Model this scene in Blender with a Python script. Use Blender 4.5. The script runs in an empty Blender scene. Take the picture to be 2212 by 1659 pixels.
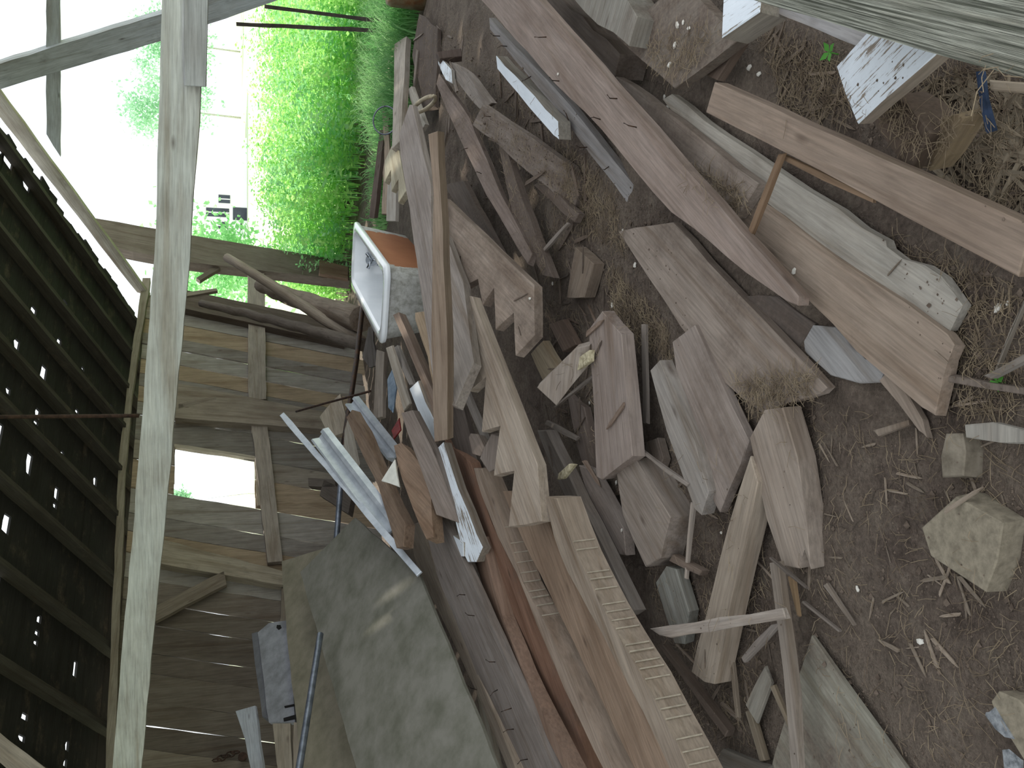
import bpy, bmesh, math, random
from mathutils import Vector, Matrix, noise
from mathutils.bvhtree import BVHTree
R = random.Random(7)
sc = bpy.context.scene
COL = sc.collection
# ---------------------------------------------------------------- camera
F = 1950.0; PITCH = math.radians(17.8); EYE = 1.55
CP, SP = math.cos(PITCH), math.sin(PITCH)
CAM = Vector((0, 0, EYE))
cam = bpy.data.cameras.new('camera'); camo = bpy.data.objects.new('camera', cam); COL.objects.link(camo)
cam.sensor_fit = 'HORIZONTAL'; cam.sensor_width = 36.0; cam.lens = 36.0 * F / 2212.0
cam.clip_start = 0.05; cam.clip_end = 500
fw = Vector((0, CP, -SP)); up = Vector((0, SP, CP)); rt = Vector((1, 0, 0))
# the photograph lies on its side: picture-right is down in the place, picture-up is right
m3 = Matrix((-up, rt, -fw)).transposed()
camo.matrix_world = Matrix.Translation(CAM) @ m3.to_4x4()
sc.camera = camo
# ---------------------------------------------------------------- sky, sun, exposure
w = bpy.data.worlds.new('world'); sc.world = w; w.use_nodes = True
bg = w.node_tree.nodes['Background']; bg.inputs[0].default_value = (0.90, 0.955, 1.0, 1); bg.inputs[1].default_value = 1.55
sun = bpy.data.lights.new('sun', 'SUN'); sun.energy = 7.5; sun.angle = math.radians(1.2); sun.color = (1.0, 0.93, 0.8)
suno = bpy.data.objects.new('sun', sun); COL.objects.link(suno)
suno.rotation_euler = Vector((0.36, -0.66, -0.66)).normalized().to_track_quat('-Z', 'Y').to_euler()
suno.location = (-6, 14, 20)
vs = sc.view_settings
vs.view_transform = 'Standard'; vs.look = 'None'; vs.gamma = 1; vs.use_curve_mapping = False; vs.exposure = 0.0
# ---------------------------------------------------------------- helpers
def lin(h):
    v = [int(h[i:i+2], 16) / 255 for i in (0, 2, 4)]
    return [(c / 12.92 if c <= 0.04045 else ((c + 0.055) / 1.055) ** 2.4) for c in v] + [1.0]
def wcol(h, k=0.32):
    c = lin(h); g = 0.3 * c[0] + 0.59 * c[1] + 0.11 * c[2]
    return [v + (g - v) * k for v in c[:3]] + [1.0]
def ray(px, py):
    a = (1659 - py - 829.5) / F; b = (1106 - px) / F
    return Vector((a, CP + SP * b, -SP + CP * b))
def atd(px, py, d): return CAM + ray(px, py) * d
def gnd(x, y):
    z = 0.16 * math.exp(-((x - 0.7) / 1.7) ** 2 - ((y - 6.3) / 2.0) ** 2)
    z += 0.035 * noise.noise((x * 1.1, y * 1.1, 0.3)) + 0.018 * noise.noise((x * 3.7, y * 3.7, 4.1))
    return z
def atz(px, py, h):
    r = ray(px, py); z = h
    for _ in range(8):
        d = (z - EYE) / min(r.z, -0.02); p = CAM + r * d
        z = gnd(p.x, p.y) + h
    return p
def atp(px, py, o, n):
    r = ray(px, py); return CAM + r * ((o - CAM).dot(n) / r.dot(n))
def ob(name, me, mat, parent=None, mw=None, color=None):
    o = bpy.data.objects.new(name, me); COL.objects.link(o)
    if mat and not me.materials: me.materials.append(mat)
    if parent is not None: o.parent = parent
    if mw is not None: o.matrix_world = mw
    if color: o.color = color
    return o
def tag(o, label, cat, group=None, kind=None):
    o['label'] = label; o['category'] = cat
    if group: o['group'] = group
    if kind: o['kind'] = kind
    return o
def frame(o, x, n):
    x = x.normalized(); y = n.cross(x).normalized(); n = x.cross(y).normalized()
    M = Matrix((x, y, n)).transposed().to_4x4(); M.translation = o
    return M
# ---------------------------------------------------------------- materials
MATS = {}
def nt(name):
    m = bpy.data.materials.new(name); m.use_nodes = True
    t = m.node_tree; b = t.nodes['Principled BSDF']; b.inputs['Specular IOR Level'].default_value = 0.25
    return m, t, b
def N(t, k, **kw):
    n = t.nodes.new(k)
    for a, v in kw.items(): setattr(n, a, v)
    return n
def L(t, a, b): t.links.new(a, b)
def noi(t, vec, scale, detail=5, rough=0.6, dist=0.0):
    n = N(t, 'ShaderNodeTexNoise'); n.inputs['Scale'].default_value = scale
    n.inputs['Detail'].default_value = detail; n.inputs['Roughness'].default_value = rough; n.inputs['Distortion'].default_value = dist
    if vec is not None: L(t, vec, n.inputs['Vector'])
    return n.outputs['Fac']
def ramp(t, fac, pts):
    n = N(t, 'ShaderNodeValToRGB'); e = n.color_ramp.elements
    while len(e) < len(pts): e.new(0.5)
    for i, (p, c) in enumerate(pts):
        e[i].position = p; e[i].color = c if len(c) == 4 else (*c, 1)
    L(t, fac, n.inputs['Fac']); return n.outputs['Color']
def g3(v): return (v, v, v, 1)
def mix(t, fac, a, b, mode='MIX'):
    n = N(t, 'ShaderNodeMix', data_type='RGBA', blend_type=mode)
    if isinstance(fac, (int, float)): n.inputs[0].default_value = fac
    else: L(t, fac, n.inputs[0])
    for i, s in ((6, a), (7, b)):
        if isinstance(s, (tuple, list)): n.inputs[i].default_value = s
        else: L(t, s, n.inputs[i])
    return n.outputs[2]
def mapping(t, scale, coord='Object', rnd=True):
    tc = N(t, 'ShaderNodeTexCoord'); mp = N(t, 'ShaderNodeMapping'); mp.inputs['Scale'].default_value = scale
    v = tc.outputs[coord]
    if rnd:
        oi = N(t, 'ShaderNodeObjectInfo'); mu = N(t, 'ShaderNodeMath', operation='MULTIPLY'); mu.inputs[1].default_value = 37.0
        L(t, oi.outputs['Random'], mu.inputs[0]); cb = N(t, 'ShaderNodeCombineXYZ')
        L(t, mu.outputs[0], cb.inputs[0]); L(t, mu.outputs[0], cb.inputs[1])
        ad = N(t, 'ShaderNodeVectorMath', operation='ADD'); L(t, v, ad.inputs[0]); L(t, cb.outputs[0], ad.inputs[1]); v = ad.outputs[0]
    L(t, v, mp.inputs['Vector']); return mp.outputs['Vector']
def bump(t, b, h, s=0.4, d=0.004):
    n = N(t, 'ShaderNodeBump'); n.inputs['Strength'].default_value = s; n.inputs['Distance'].default_value = d
    L(t, h, n.inputs['Height']); L(t, n.outputs[0], b.inputs['Normal'])
def wood(dirt=0.3, paint=0.0, ridge=0.0):
    k = ('w', dirt, paint, ridge)
    if k in MATS: return MATS[k]
    m, t, b = nt('wood_d%s_p%s' % (dirt, paint))
    oi = N(t, 'ShaderNodeObjectInfo')
    fine = noi(t, mapping(t, (5, 95, 95)), 1.0, 4, 0.65, 0.3)
    band = noi(t, mapping(t, (0.9, 13, 13)), 1.0, 4, 0.55, 0.8)
    blot = noi(t, mapping(t, (3.2, 5, 5)), 1.0, 5, 0.62)
    c = mix(t, 1.0, oi.outputs['Color'], ramp(t, fine, [(0.3, g3(0.74)), (0.62, g3(1.12))]), 'MULTIPLY')
    c = mix(t, 1.0, c, ramp(t, band, [(0.3, (0.72, 0.66, 0.6, 1)), (0.5, g3(1)), (0.75, (1.12, 1.1, 1.08, 1))]), 'MULTIPLY')
    c = mix(t, 1.0, c, ramp(t, blot, [(0.3, (0.82, 0.79, 0.77, 1)), (0.6, g3(1.05))]), 'MULTIPLY')
    vo = N(t, 'ShaderNodeTexVoronoi'); vo.inputs['Scale'].default_value = 1.0; L(t, mapping(t, (2.6, 8, 8)), vo.inputs['Vector'])
    c = mix(t, ramp(t, vo.outputs['Distance'], [(0.0, g3(0.75)), (0.10, g3(0.0))]), c, lin('3a2a20'))
    if paint > 0:
        pn = noi(t, mapping(t, (5, 150, 150)), 1.0, 3, 0.6, 0.25); pb = noi(t, mapping(t, (7, 14, 14)), 1.0, 6, 0.7)
        mu = N(t, 'ShaderNodeMath', operation='MULTIPLY_ADD'); L(t, pn, mu.inputs[0]); mu.inputs[1].default_value = 0.6
        L(t, _scale(t, pb, 0.4), mu.inputs[2]); th = 0.62 - 0.2 * paint
        tcn = N(t, 'ShaderNodeTexCoord'); sn = N(t, 'ShaderNodeSeparateXYZ'); L(t, tcn.outputs['Normal'], sn.inputs[0])
        gt = N(t, 'ShaderNodeMath', operation='GREATER_THAN'); gt.inputs[1].default_value = 0.6; L(t, sn.outputs[2], gt.inputs[0])      # only the painted face
        pm = N(t, 'ShaderNodeMath', operation='MULTIPLY'); L(t, ramp(t, mu.outputs[0], [(th - 0.025, g3(0)), (th + 0.02, g3(0.95))]), pm.inputs[0]); L(t, gt.outputs[0], pm.inputs[1])
        c = mix(t, pm.outputs[0], c, mix(t, pb, lin('c3c9d0'), lin('e2e8ee')))
    if dirt > 0:
        dn = noi(t, mapping(t, (3.0, 4.5, 4.5)), 1.0, 8, 0.72)
        dc = ramp(t, noi(t, mapping(t, (60, 60, 60)), 1.0, 3, 0.7), [(0.3, lin('4a3f38')), (0.55, lin('63564c')), (0.8, lin('7d7064'))])
        c = mix(t, ramp(t, dn, [(0.62 - 0.40 * dirt, g3(0)), (0.82 - 0.30 * dirt, g3(0.75 + 0.2 * dirt))]), c, dc)
    L(t, c, b.inputs['Base Color']); b.inputs['Roughness'].default_value = 0.85
    h = fine
    if ridge > 0:
        h = noi(t, mapping(t, (2.5, 260, 260)), 1.0, 3, 0.6, 0.1)
        c2 = mix(t, ramp(t, h, [(0.38, g3(0)), (0.50, g3(0.6)), (0.60, g3(1))]), lin('54564a'), c); L(t, c2, b.inputs['Base Color'])
    bump(t, b, h, 0.5 + ridge, 0.003 + 0.006 * ridge)
    MATS[k] = m; return m
def _scale(t, s, k):
    n = N(t, 'ShaderNodeMath', operation='MULTIPLY'); n.inputs[1].default_value = k; L(t, s, n.inputs[0]); return n.outputs[0]
def plain(name, h, rough=0.6, metal=0.0, var=0.25, scale=12, h2=None, bs=0.2):
    if name in MATS: return MATS[name]
    m, t, b = nt(name); c = lin(h); c2 = lin(h2) if h2 else [x * (1 - var * 1.6) for x in c[:3]] + [1]
    n = noi(t, mapping(t, (1, 1, 1)), scale, 6, 0.65)
    L(t, ramp(t, n, [(0.35, c2), (0.62, c)]), b.inputs['Base Color'])
    b.inputs['Roughness'].default_value = rough; b.inputs['Metallic'].default_value = metal
    if bs: bump(t, b, n, bs, 0.004)
    MATS[name] = m; return m
def soil_mat():
    m, t, b = nt('soil'); v = mapping(t, (1, 1, 1), rnd=False)
    big = noi(t, v, 1.3, 5, 0.6); mid = noi(t, v, 9, 8, 0.75); fin = noi(t, v, 70, 4, 0.7)
    c = ramp(t, mid, [(0.3, lin('40362f')), (0.5, lin('5d5148')), (0.72, lin('776c60'))])
    c = mix(t, ramp(t, big, [(0.42, g3(0)), (0.62, g3(0.7))]), c, lin('75695d'))
    c = mix(t, 1.0, c, ramp(t, fin, [(0.25, g3(0.6)), (0.7, g3(1.3))]), 'MULTIPLY')
    vo = N(t, 'ShaderNodeTexVoronoi', feature='DISTANCE_TO_EDGE'); vo.inputs['Scale'].default_value = 1.6
    dv = N(t, 'ShaderNodeVectorMath', operation='ADD'); L(t, v, dv.inputs[0])
    nc = N(t, 'ShaderNodeTexNoise'); nc.inputs['Scale'].default_value = 5; L(t, v, nc.inputs['Vector']); sc_ = N(t, 'ShaderNodeVectorMath', operation='SCALE'); sc_.inputs['Scale'].default_value = 0.35
    L(t, nc.outputs['Color'], sc_.inputs[0]); L(t, sc_.outputs[0], dv.inputs[1]); L(t, dv.outputs[0], vo.inputs['Vector'])
    cr = ramp(t, vo.outputs['Distance'], [(0.0, g3(0.62)), (0.008, g3(1))]); c = mix(t, 1.0, c, cr, 'MULTIPLY')
    L(t, c, b.inputs['Base Color']); b.inputs['Roughness'].default_value = 0.95
    s = N(t, 'ShaderNodeMath', operation='ADD'); L(t, mid, s.inputs[0]); L(t, fin, s.inputs[1])
    bump(t, b, s.outputs[0], 0.9, 0.02); return m
def leaf_mat(name, a, bcol, tr=0.45):
    m, t, b = nt(name); n = noi(t, mapping(t, (1, 1, 1), rnd=False), 3.0, 4, 0.6)
    c = ramp(t, n, [(0.35, lin(a)), (0.65, lin(bcol))]); L(t, c, b.inputs['Base Color']); b.inputs['Roughness'].default_value = 0.55
    ts = N(t, 'ShaderNodeBsdfTranslucent'); L(t, c, ts.inputs[0]); mx = N(t, 'ShaderNodeMixShader'); mx.inputs[0].default_value = tr
    L(t, b.outputs[0], mx.inputs[1]); L(t, ts.outputs[0], mx.inputs[2]); L(t, mx.outputs[0], t.nodes['Material Output'].inputs[0]); return m
# ---------------------------------------------------------------- shape builders
def prism(name, pts, t, mat, M, parent=None, color=None, rough=0.003, bev=0.003, seg=0.16):
    """extruded outline: pts are local (x, y) of the top face, the piece is t thick below it"""
    if sum(pts[i][0] * pts[(i + 1) % len(pts)][1] - pts[(i + 1) % len(pts)][0] * pts[i][1] for i in range(len(pts))) < 0: pts = pts[::-1]
    out = []
    for i, a in enumerate(pts):
        b = pts[(i + 1) % len(pts)]; a = Vector(a); b = Vector(b); l = (b - a).length; out.append(a)
        k = min(14, int(l / seg)); nrm = Vector((-(b - a).y, (b - a).x)).normalized() if l > 1e-6 else Vector((0, 0))
        for j in range(1, k + 1): out.append(a.lerp(b, j / (k + 1)) + nrm * R.uniform(-rough, rough))
    bm = bmesh.new()
    top = [bm.verts.new((p.x, p.y, 0)) for p in out]; bot = [bm.verts.new((p.x + R.uniform(-rough, rough), p.y, -t)) for p in out]
    bm.faces.new(top); bm.faces.new(bot[::-1]); n = len(out)
    for i in range(n): bm.faces.new((top[i], bot[i], bot[(i + 1) % n], top[(i + 1) % n]))
    if bev and t > 0.008:
        es = [e for e in bm.edges if sum(1 for v in e.verts if v in set(top)) == 2]
        try: bmesh.ops.bevel(bm, geom=es, offset=min(bev, t * 0.3), segments=1, affect='EDGES')
        except Exception: pass
    bmesh.ops.recalc_face_normals(bm, faces=bm.faces)
    me = bpy.data.meshes.new(name); bm.to_mesh(me); bm.free()
    return ob(name, me, mat, parent, M, color)
INFO = []
def slab(name, label, cat, poly, zA, zB, t=0.035, col='8d7a6a', wd=None, roll=0.0, mat=None, dirt=0.3, paint=0.0, parent=None, group=None, rough=0.004):
    """board whose visible face is outlined in picture pixels; poly[0]->poly[1] is its near long edge at heights zA, zB above the ground;
    wd is the real width: the board is tipped about that edge until its face is that wide"""
    A = atz(*poly[0], zA); B = atz(*poly[1], zB); e = (B - A).normalized()
    c = Vector((0, 0, 1)).cross(e).normalized()
    cx = sum(p[0] for p in poly) / len(poly); cy = sum(p[1] for p in poly) / len(poly)
    if (atp(cx, cy, A, e.cross(c).normalized()) - A).dot(c) < 0: c = -c
    upv = e.cross(c); upv = upv if upv.z > 0 else -upv
    def face(r):
        d = c * math.cos(r) + upv * math.sin(r); n = e.cross(d).normalized()
        if n.dot(CAM - A) < 0: n = -n
        P = [atp(x, y, A, n) for x, y in poly]
        return d, n, P, max(abs((p - A).dot(d)) for p in P)
    r = math.radians(roll); d, n, P, wv = face(r)
    if wd:
        while wv > wd and r < math.radians(78): r += math.radians(2); d, n, P, wv = face(r)
    O = sum(P, Vector()) / len(P); M = frame(O, e, n); Mi = M.inverted()
    pts = [(Mi @ p).to_2d() for p in P]
    o = prism(name, pts, t, mat or wood(dirt, paint), M, parent, wcol(col), rough)
    if parent is None: tag(o, label, cat, group)
    INFO.append((name, label, round((B - A).length, 2), round(wv, 2), round(math.degrees(r)), round(O.y, 2), round(O.z, 2)))
    return o
def slab3(name, label, cat, poly, ref, t, col, dirt=0.2, paint=0.0, mat=None, parent=None, rough=0.004):
    """flat piece on the plane through three reference pixels at known distances"""
    a, b, c = [atd(*q) for q in ref]; n = (b - a).cross(c - a).normalized()
    if n.dot(CAM - a) < 0: n = -n
    P = [atp(x, y, a, n) for x, y in poly]; O = sum(P, Vector()) / len(P); M = frame(O, P[1] - P[0], n); Mi = M.inverted()
    o = prism(name, [(Mi @ p).to_2d() for p in P], t, mat or wood(dirt, paint), M, parent, lin(col), rough)
    if parent is None: tag(o, label, cat)
    return o
def rod_mesh(name, pts, rads, nseg=10):
    bm = bmesh.new(); rings = []
    for i, p in enumerate(pts):
        a = pts[max(0, i - 1)]; b = pts[min(len(pts) - 1, i + 1)]; x = (b - a).normalized()
        q = Vector((0, 0, 1)) if abs(x.z) < 0.9 else Vector((1, 0, 0)); y = x.cross(q).normalized(); z = x.cross(y)
        rings.append([bm.verts.new(p + (y * math.cos(2 * math.pi * j / nseg) + z * math.sin(2 * math.pi * j / nseg)) * rads[i]) for j in range(nseg)])
    for i in range(len(rings) - 1):
        for j in range(nseg): bm.faces.new((rings[i][j], rings[i][(j + 1) % nseg], rings[i + 1][(j + 1) % nseg], rings[i + 1][j]))
    bm.faces.new(rings[0][::-1]); bm.faces.new(rings[-1]); bmesh.ops.recalc_face_normals(bm, faces=bm.faces)
    me = bpy.data.meshes.new(name); bm.to_mesh(me); bm.free()
    if nseg > 5:
        for f in me.polygons: f.use_smooth = len(f.vertices) == 4
    return me
def rod(name, label, cat, pts, r, mat, r2=None, wob=0.0, parent=None, color=None, nseg=10, sub=8, group=None):
    """round pole or pipe along world points, in a local frame whose x runs along it"""
    O = pts[0].copy(); x = pts[-1] - pts[0]; M = frame(O, x, Vector((0, 0, 1)) if abs(x.normalized().z) < 0.9 else Vector((0, -1, 0))); Mi = M.inverted()
    P = []; 
    for i in range(len(pts) - 1):
        for j in range(sub): P.append(pts[i].lerp(pts[i + 1], j / sub))
    P.append(pts[-1]); P = [Mi @ p for p in P]; k = len(P) - 1
    P = [p + Vector((0, R.uniform(-wob, wob), R.uniform(-wob, wob))) if 0 < i < k else p for i, p in enumerate(P)]
    rr = [r + ((r2 if r2 is not None else r) - r) * i / k for i in range(k + 1)]
    o = ob(name, rod_mesh(name, P, rr, nseg), mat, parent, M, color)
    if parent is None: tag(o, label, cat, group)
    return o
def bar(name, label, cat, A, B, w_, t, col, mat=None, dirt=0.15, paint=0.0, parent=None, rough=0.003, facing=None):
    """squared timber between two world points, its w_ wide face turned to the camera"""
    x = (B - A).normalized(); n = (facing or (CAM - (A + B) / 2)); n = (n - x * n.dot(x)).normalized()
    M = frame((A + B) / 2 + n * t / 2, x, n); l = (B - A).length / 2; h = w_ / 2
    o = prism(name, [(-l, -h), (l, -h), (l, h), (-l, h)], t, mat or wood(dirt, paint), M, parent, lin(col), rough)
    if parent is None: tag(o, label, cat)
    return o
# ================================================================ the setting
SOIL = soil_mat()
def grid_obj(name, x0, x1, y0, y1, st, fz, mat):
    nx = int((x1 - x0) / st) + 1; ny = int((y1 - y0) / st) + 1
    V = [(x0 + i * st, y0 + j * st, fz(x0 + i * st, y0 + j * st)) for j in range(ny) for i in range(nx)]
    Fc = [(j * nx + i, j * nx + i + 1, (j + 1) * nx + i + 1, (j + 1) * nx + i) for j in range(ny - 1) for i in range(nx - 1)]
    me = bpy.data.meshes.new(name); me.from_pydata(V, [], Fc)
    for f in me.polygons: f.use_smooth = True
    return ob(name, me, mat)
floor = grid_obj('floor', -5.5, 5.5, 0.2, 13.0, 0.05, lambda x, y: gnd(x, y) + 0.012 * noise.noise((x * 9, y * 9, 7)), SOIL)
floor['kind'] = 'structure'; floor['label'] = 'bare brown dirt floor of the barn under the rubble'; floor['category'] = 'floor'
LAWN = plain('lawn', 'b4c795', 0.9, 0, 0.2, 0.6, 'd3d6c4', 0)
lawn = grid_obj('ground', -150, 150, -60, 240, 6.0, lambda x, y: -0.08 + 0.02 * noise.noise((x * .1, y * .1, 0)), LAWN)
lawn['kind'] = 'structure'; lawn['label'] = 'sunlit mown yard stretching away outside the barn'; lawn['category'] = 'ground'
# ---- wall line: the eave is level, so its two picture ends fix the wall's distance
ZE = 2.40
def atlevel(px, py, z):
    r = ray(px, py); return CAM + r * ((z - EYE) / r.z)
E0 = atlevel(230, 1659, ZE); E1 = atlevel(310, 645, ZE)
wdir = Vector((E1.x - E0.x, E1.y - E0.y, 0)).normalized(); wn = Vector((wdir.y, -wdir.x, 0))
SMAX = (E1 - E0).dot(wdir)
def wall_at(px, py, off=0.0): return atp(px, py, E0 + wn * off, wn)
def sz(px, py):
    p = wall_at(px, py); return (p - E0).dot(wdir), p.z
def wpt(s, z, off=0.0): p = E0 + wdir * s + wn * off; return Vector((p.x, p.y, z))
# the barn has racked: its uprights lean along the wall
ks = []
for a, b in (((568, 818), (747, 855)), ((357, 1165), (573, 1196)), ((436, 1297), (580, 1315)), ((565, 730), (732, 765))):
    s0, z0 = sz(*a); s1, z1 = sz(*b); ks.append((s0 - s1) / (z0 - z1))
LEAN = sum(ks) / len(ks)
wall = bpy.data.objects.new('wall_back', None); COL.objects.link(wall); wall['kind'] = 'structure'
wall['label'] = 'leaning back wall of weathered vertical boards with an empty window'; wall['category'] = 'wall'
MW = frame(E0, Vector((0, 0, 1)), wn)      # local x up the wall so that grain runs up the boards
MWi = MW.inverted()
def loc_sz(s, z, off=0.0): return (MWi @ wpt(s, z, off)).to_2d()
def board_piece(name, quad, off, t, col, dirt=0.1, rough=0.004):
    M = MW.copy(); M.translation = M.translation + wn * off
    return prism(name, [loc_sz(*q) for q in quad], t, wood(dirt), M, wall, lin(col), rough)
W0 = [sz(376, 967), sz(549, 992), sz(552, 1092), sz(378, 1077)]
wz1 = (W0[0][1] + W0[3][1]) / 2; wz0 = (W0[1][1] + W0[2][1]) / 2
wsR = (W0[0][0] + W0[1][0]) / 2 - LEAN * ((wz0 + wz1) / 2); wsL = (W0[2][0] + W0[3][0]) / 2 - LEAN * ((wz0 + wz1) / 2)   # at z = 0
s_end = sz(403, 655)[0] - LEAN * sz(403, 655)[1] + 0.02      # boards stop at the post; the last bay stands open
cols = ['7c7770', '726d66', '827d76', '69645d', '86817a', '76706a', '7d756a']
s = s_end; edges = [s]
while s > -3.6:
    s -= R.uniform(0.17, 0.26); edges.append(s)
cut = []
for e in edges:                        # let board seams meet the window sides
    if abs(e - wsR) < 0.12: e = wsR
    if abs(e - wsL) < 0.12: e = wsL
    cut.append(e)
TOP = ZE - 0.02
for i in range(len(cut) - 1):
    b, a = cut[i], cut[i + 1]
    gap = R.choice([0.001, 0.003, 0.008, 0.016, 0.003, 0.012])
    a += gap; c = R.choice(cols if a > 0.9 else ['5f574e', '6a6158', '574f47', '70675c'])
    if a > 1.2 and R.random() < 0.4: c = '8a7a66'
    def q(z0, z1): return [(a + LEAN * z0, z0), (b + LEAN * z0, z0), (b + LEAN * z1, z1), (a + LEAN * z1, z1)]
    off = R.uniform(-0.004, 0.004)
    if b <= wsL + 0.01 or a >= wsR - 0.01:
        board_piece('wall_board', q(R.uniform(0.0, 0.08), TOP), off, 0.022, c)
    else:
        board_piece('wall_board', q(R.uniform(0.0, 0.08), wz0), off, 0.022, c); board_piece('wall_board', q(wz1, TOP), off, 0.022, c)
def wframe(name, poly, off, t, col, dirt=0.15):
    """framing timber on the wall, outlined in picture pixels on the plane off in front of the boards"""
    P = [wall_at(x, y, off) for x, y in poly]; O = sum(P, Vector()) / len(P); M = frame(O, P[1] - P[0], wn); Mi = M.inverted()
    return prism(name, [(Mi @ p).to_2d() for p in P], t, wood(dirt), M, wall, lin(col), 0.005)
wframe('girt', [(571, 590), (575, 862), (537, 862), (535, 590)], 0.07, 0.05, '8b8278')
wframe('girt', [(577, 912), (611, 1212), (578, 1215), (542, 908)], 0.07, 0.05, '8b8278')
wframe('sill', [(568, 1090), (562, 985), (551, 985), (556, 1092)], 0.035, 0.03, 'a09888')
wframe('jamb', [(376, 964), (551, 990), (551, 985), (376, 958)], 0.03, 0.05, 'a09888')
wframe('corner_post', [(230, 532), (400, 565), (755, 606), (755, 565), (414, 508), (200, 470)], 0.10, 0.14, '625950')
wframe('post', [(380, 662), (745, 742), (745, 698), (380, 622)], 0.10, 0.12, '574d45')
wframe('post', [(378, 902), (705, 928), (705, 890), (385, 828)], 0.10, 0.12, '7f7569')
wframe('post', [(345, 1217), (612, 1264), (612, 1234), (352, 1165)], 0.10, 0.12, '8b8273')
wframe('brace', [(336, 1342), (490, 1262), (484, 1233), (336, 1308)], 0.10, 0.05, '6e6459')
wframe('brace', [(385, 883), (470, 864), (466, 856), (385, 872)], 0.10, 0.04, '7a7065')
wframe('brace', [(400, 640), (470, 628), (468, 622), (400, 632)], 0.12, 0.04, '7a7065')
wframe('brace', [(432, 606), (497, 566), (492, 556), (424, 600)], 0.06, 0.05, '5f564d')
wframe('girt', [(608, 1270), (600, 1640), (640, 1640), (650, 1270)], 0.07, 0.05, '6f665b')
wframe('bottom_post', [(690, 590), (752, 602), (752, 576), (690, 560)], 0.2, 0.05, '6d5b4c')
wframe('top_plate', [(325, 600), (287, 840), (272, 1000), (246, 1659), (228, 1659), (256, 1000), (274, 838), (308, 600)], 0.12, 0.08, '7c7468')
# ---- gable frame, standing open at the far end
def gable_at(px, py, off=0.0): return atp(px, py, E1 - wdir * off, wdir)
RID = gable_at(0, 195); slope = (RID.z - ZE) / ((RID - E1).dot(wn)); TR = (RID - E1).dot(wn)
gable = bpy.data.objects.new('wall_gable', None); COL.objects.link(gable); gable['kind'] = 'structure'
gable['label'] = 'open gable frame of bare timbers at the far end'; gable['category'] = 'frame'
def gframe(name, poly, off, t, col):
    P = [gable_at(x, y, off) for x, y in poly]; O = sum(P, Vector()) / len(P); nn = -wdir; M = frame(O, P[1] - P[0], nn); Mi = M.inverted()
    return prism(name, [(Mi @ p).to_2d() for p in P], t, wood(0.1), M, gable, lin(col), 0.004)
gframe('verge_rafter', [(-80, 90), (325, 640), (296, 632), (-80, 150)], 0.0, 0.05, 'a8a298')
gframe('leaning_post', [(-80, 217), (350, 88), (590, 4), (980, -128), (960, -205), (440, 2), (350, 30), (-80, 162)], 0.06, 0.08, 'b4b9c0')  # post and tie are paled: flare from the sky is put into their colour
gframe('collar_tie', [(131, 340), (130, -260), (99, -260), (100, 290)], 0.02, 0.04, 'c2c8cf')
# ---- roof: rafters and rotten decking with holes, seen from below
roof = bpy.data.objects.new('ceiling', None); COL.objects.link(roof); roof['kind'] = 'structure'
roof['label'] = 'dark underside of the rotten board roof with bright holes'; roof['category'] = 'roof'
rs = (wn + Vector((0, 0, slope))).normalized(); rn = wdir.cross(rs).normalized(); rn = rn if rn.z < 0 else -rn      # faces down
def roof_st(px, py):
    p = atp(px, py, E0, rn); return (p - E0).dot(wdir), (p - E0).dot(rs)
TR = 3.9; TMAX = TR * math.sqrt(1 + slope * slope)
MR = frame(E0, wdir, rn); MRi = MR.inverted()
holes = [(3, 228, 10, 6), (16, 233, 10, 6), (52, 284, 9, 7), (3, 285, 9, 8), (26, 324, 9, 8), (54, 358, 13, 14), (3, 363, 14, 8), (80, 393, 11, 9), (24, 404, 6, 6), (31, 399, 6, 6), (59, 429, 5, 5), (30, 488, 6, 6), (26, 499, 8, 7), (160, 491, 5, 5),
 (100, 667, 12, 9), (97, 682, 5, 5), (169, 662, 18, 7), (75, 750, 18, 8), (149, 733, 20, 7), (220, 749, 8, 8), (50, 819, 22, 9), (47, 839, 12, 5), (129, 811, 28, 9), (207, 796, 6, 5), (108, 888, 18, 7), (105, 906, 8, 6), (190, 881, 8, 5), (262, 876, 12, 4), (24, 929, 44, 8), (173, 968, 24, 7), (171, 990, 18, 6), (88, 993, 38, 8), (238, 1042, 16, 6), (5, 1030, 34, 6),
 (161, 1071, 22, 6), (157, 1096, 10, 5), (65, 1112, 10, 7), (61, 1138, 34, 10), (41, 1230, 10, 8), (37, 1250, 9, 8), (123, 1336, 14, 5), (117, 1365, 6, 5), (115, 1386, 6, 5), (4, 1406, 8, 5), (197, 1443, 28, 4), (85, 1540, 10, 8), (79, 1587, 9, 9), (176, 1605, 18, 4), (171, 1641, 14, 3)]
HT = []
for (x, y, l, wq) in holes:
    s, t = roof_st(x, y); s1, _ = roof_st(x, y + l); HT.append((s, t, max(0.035, abs(s1 - s)) * (1.5 if y < 520 else 1), wq * (1.5 if y < 520 else 1)))
BW = 0.135
nb = int((TMAX + 0.35) / BW)
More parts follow.
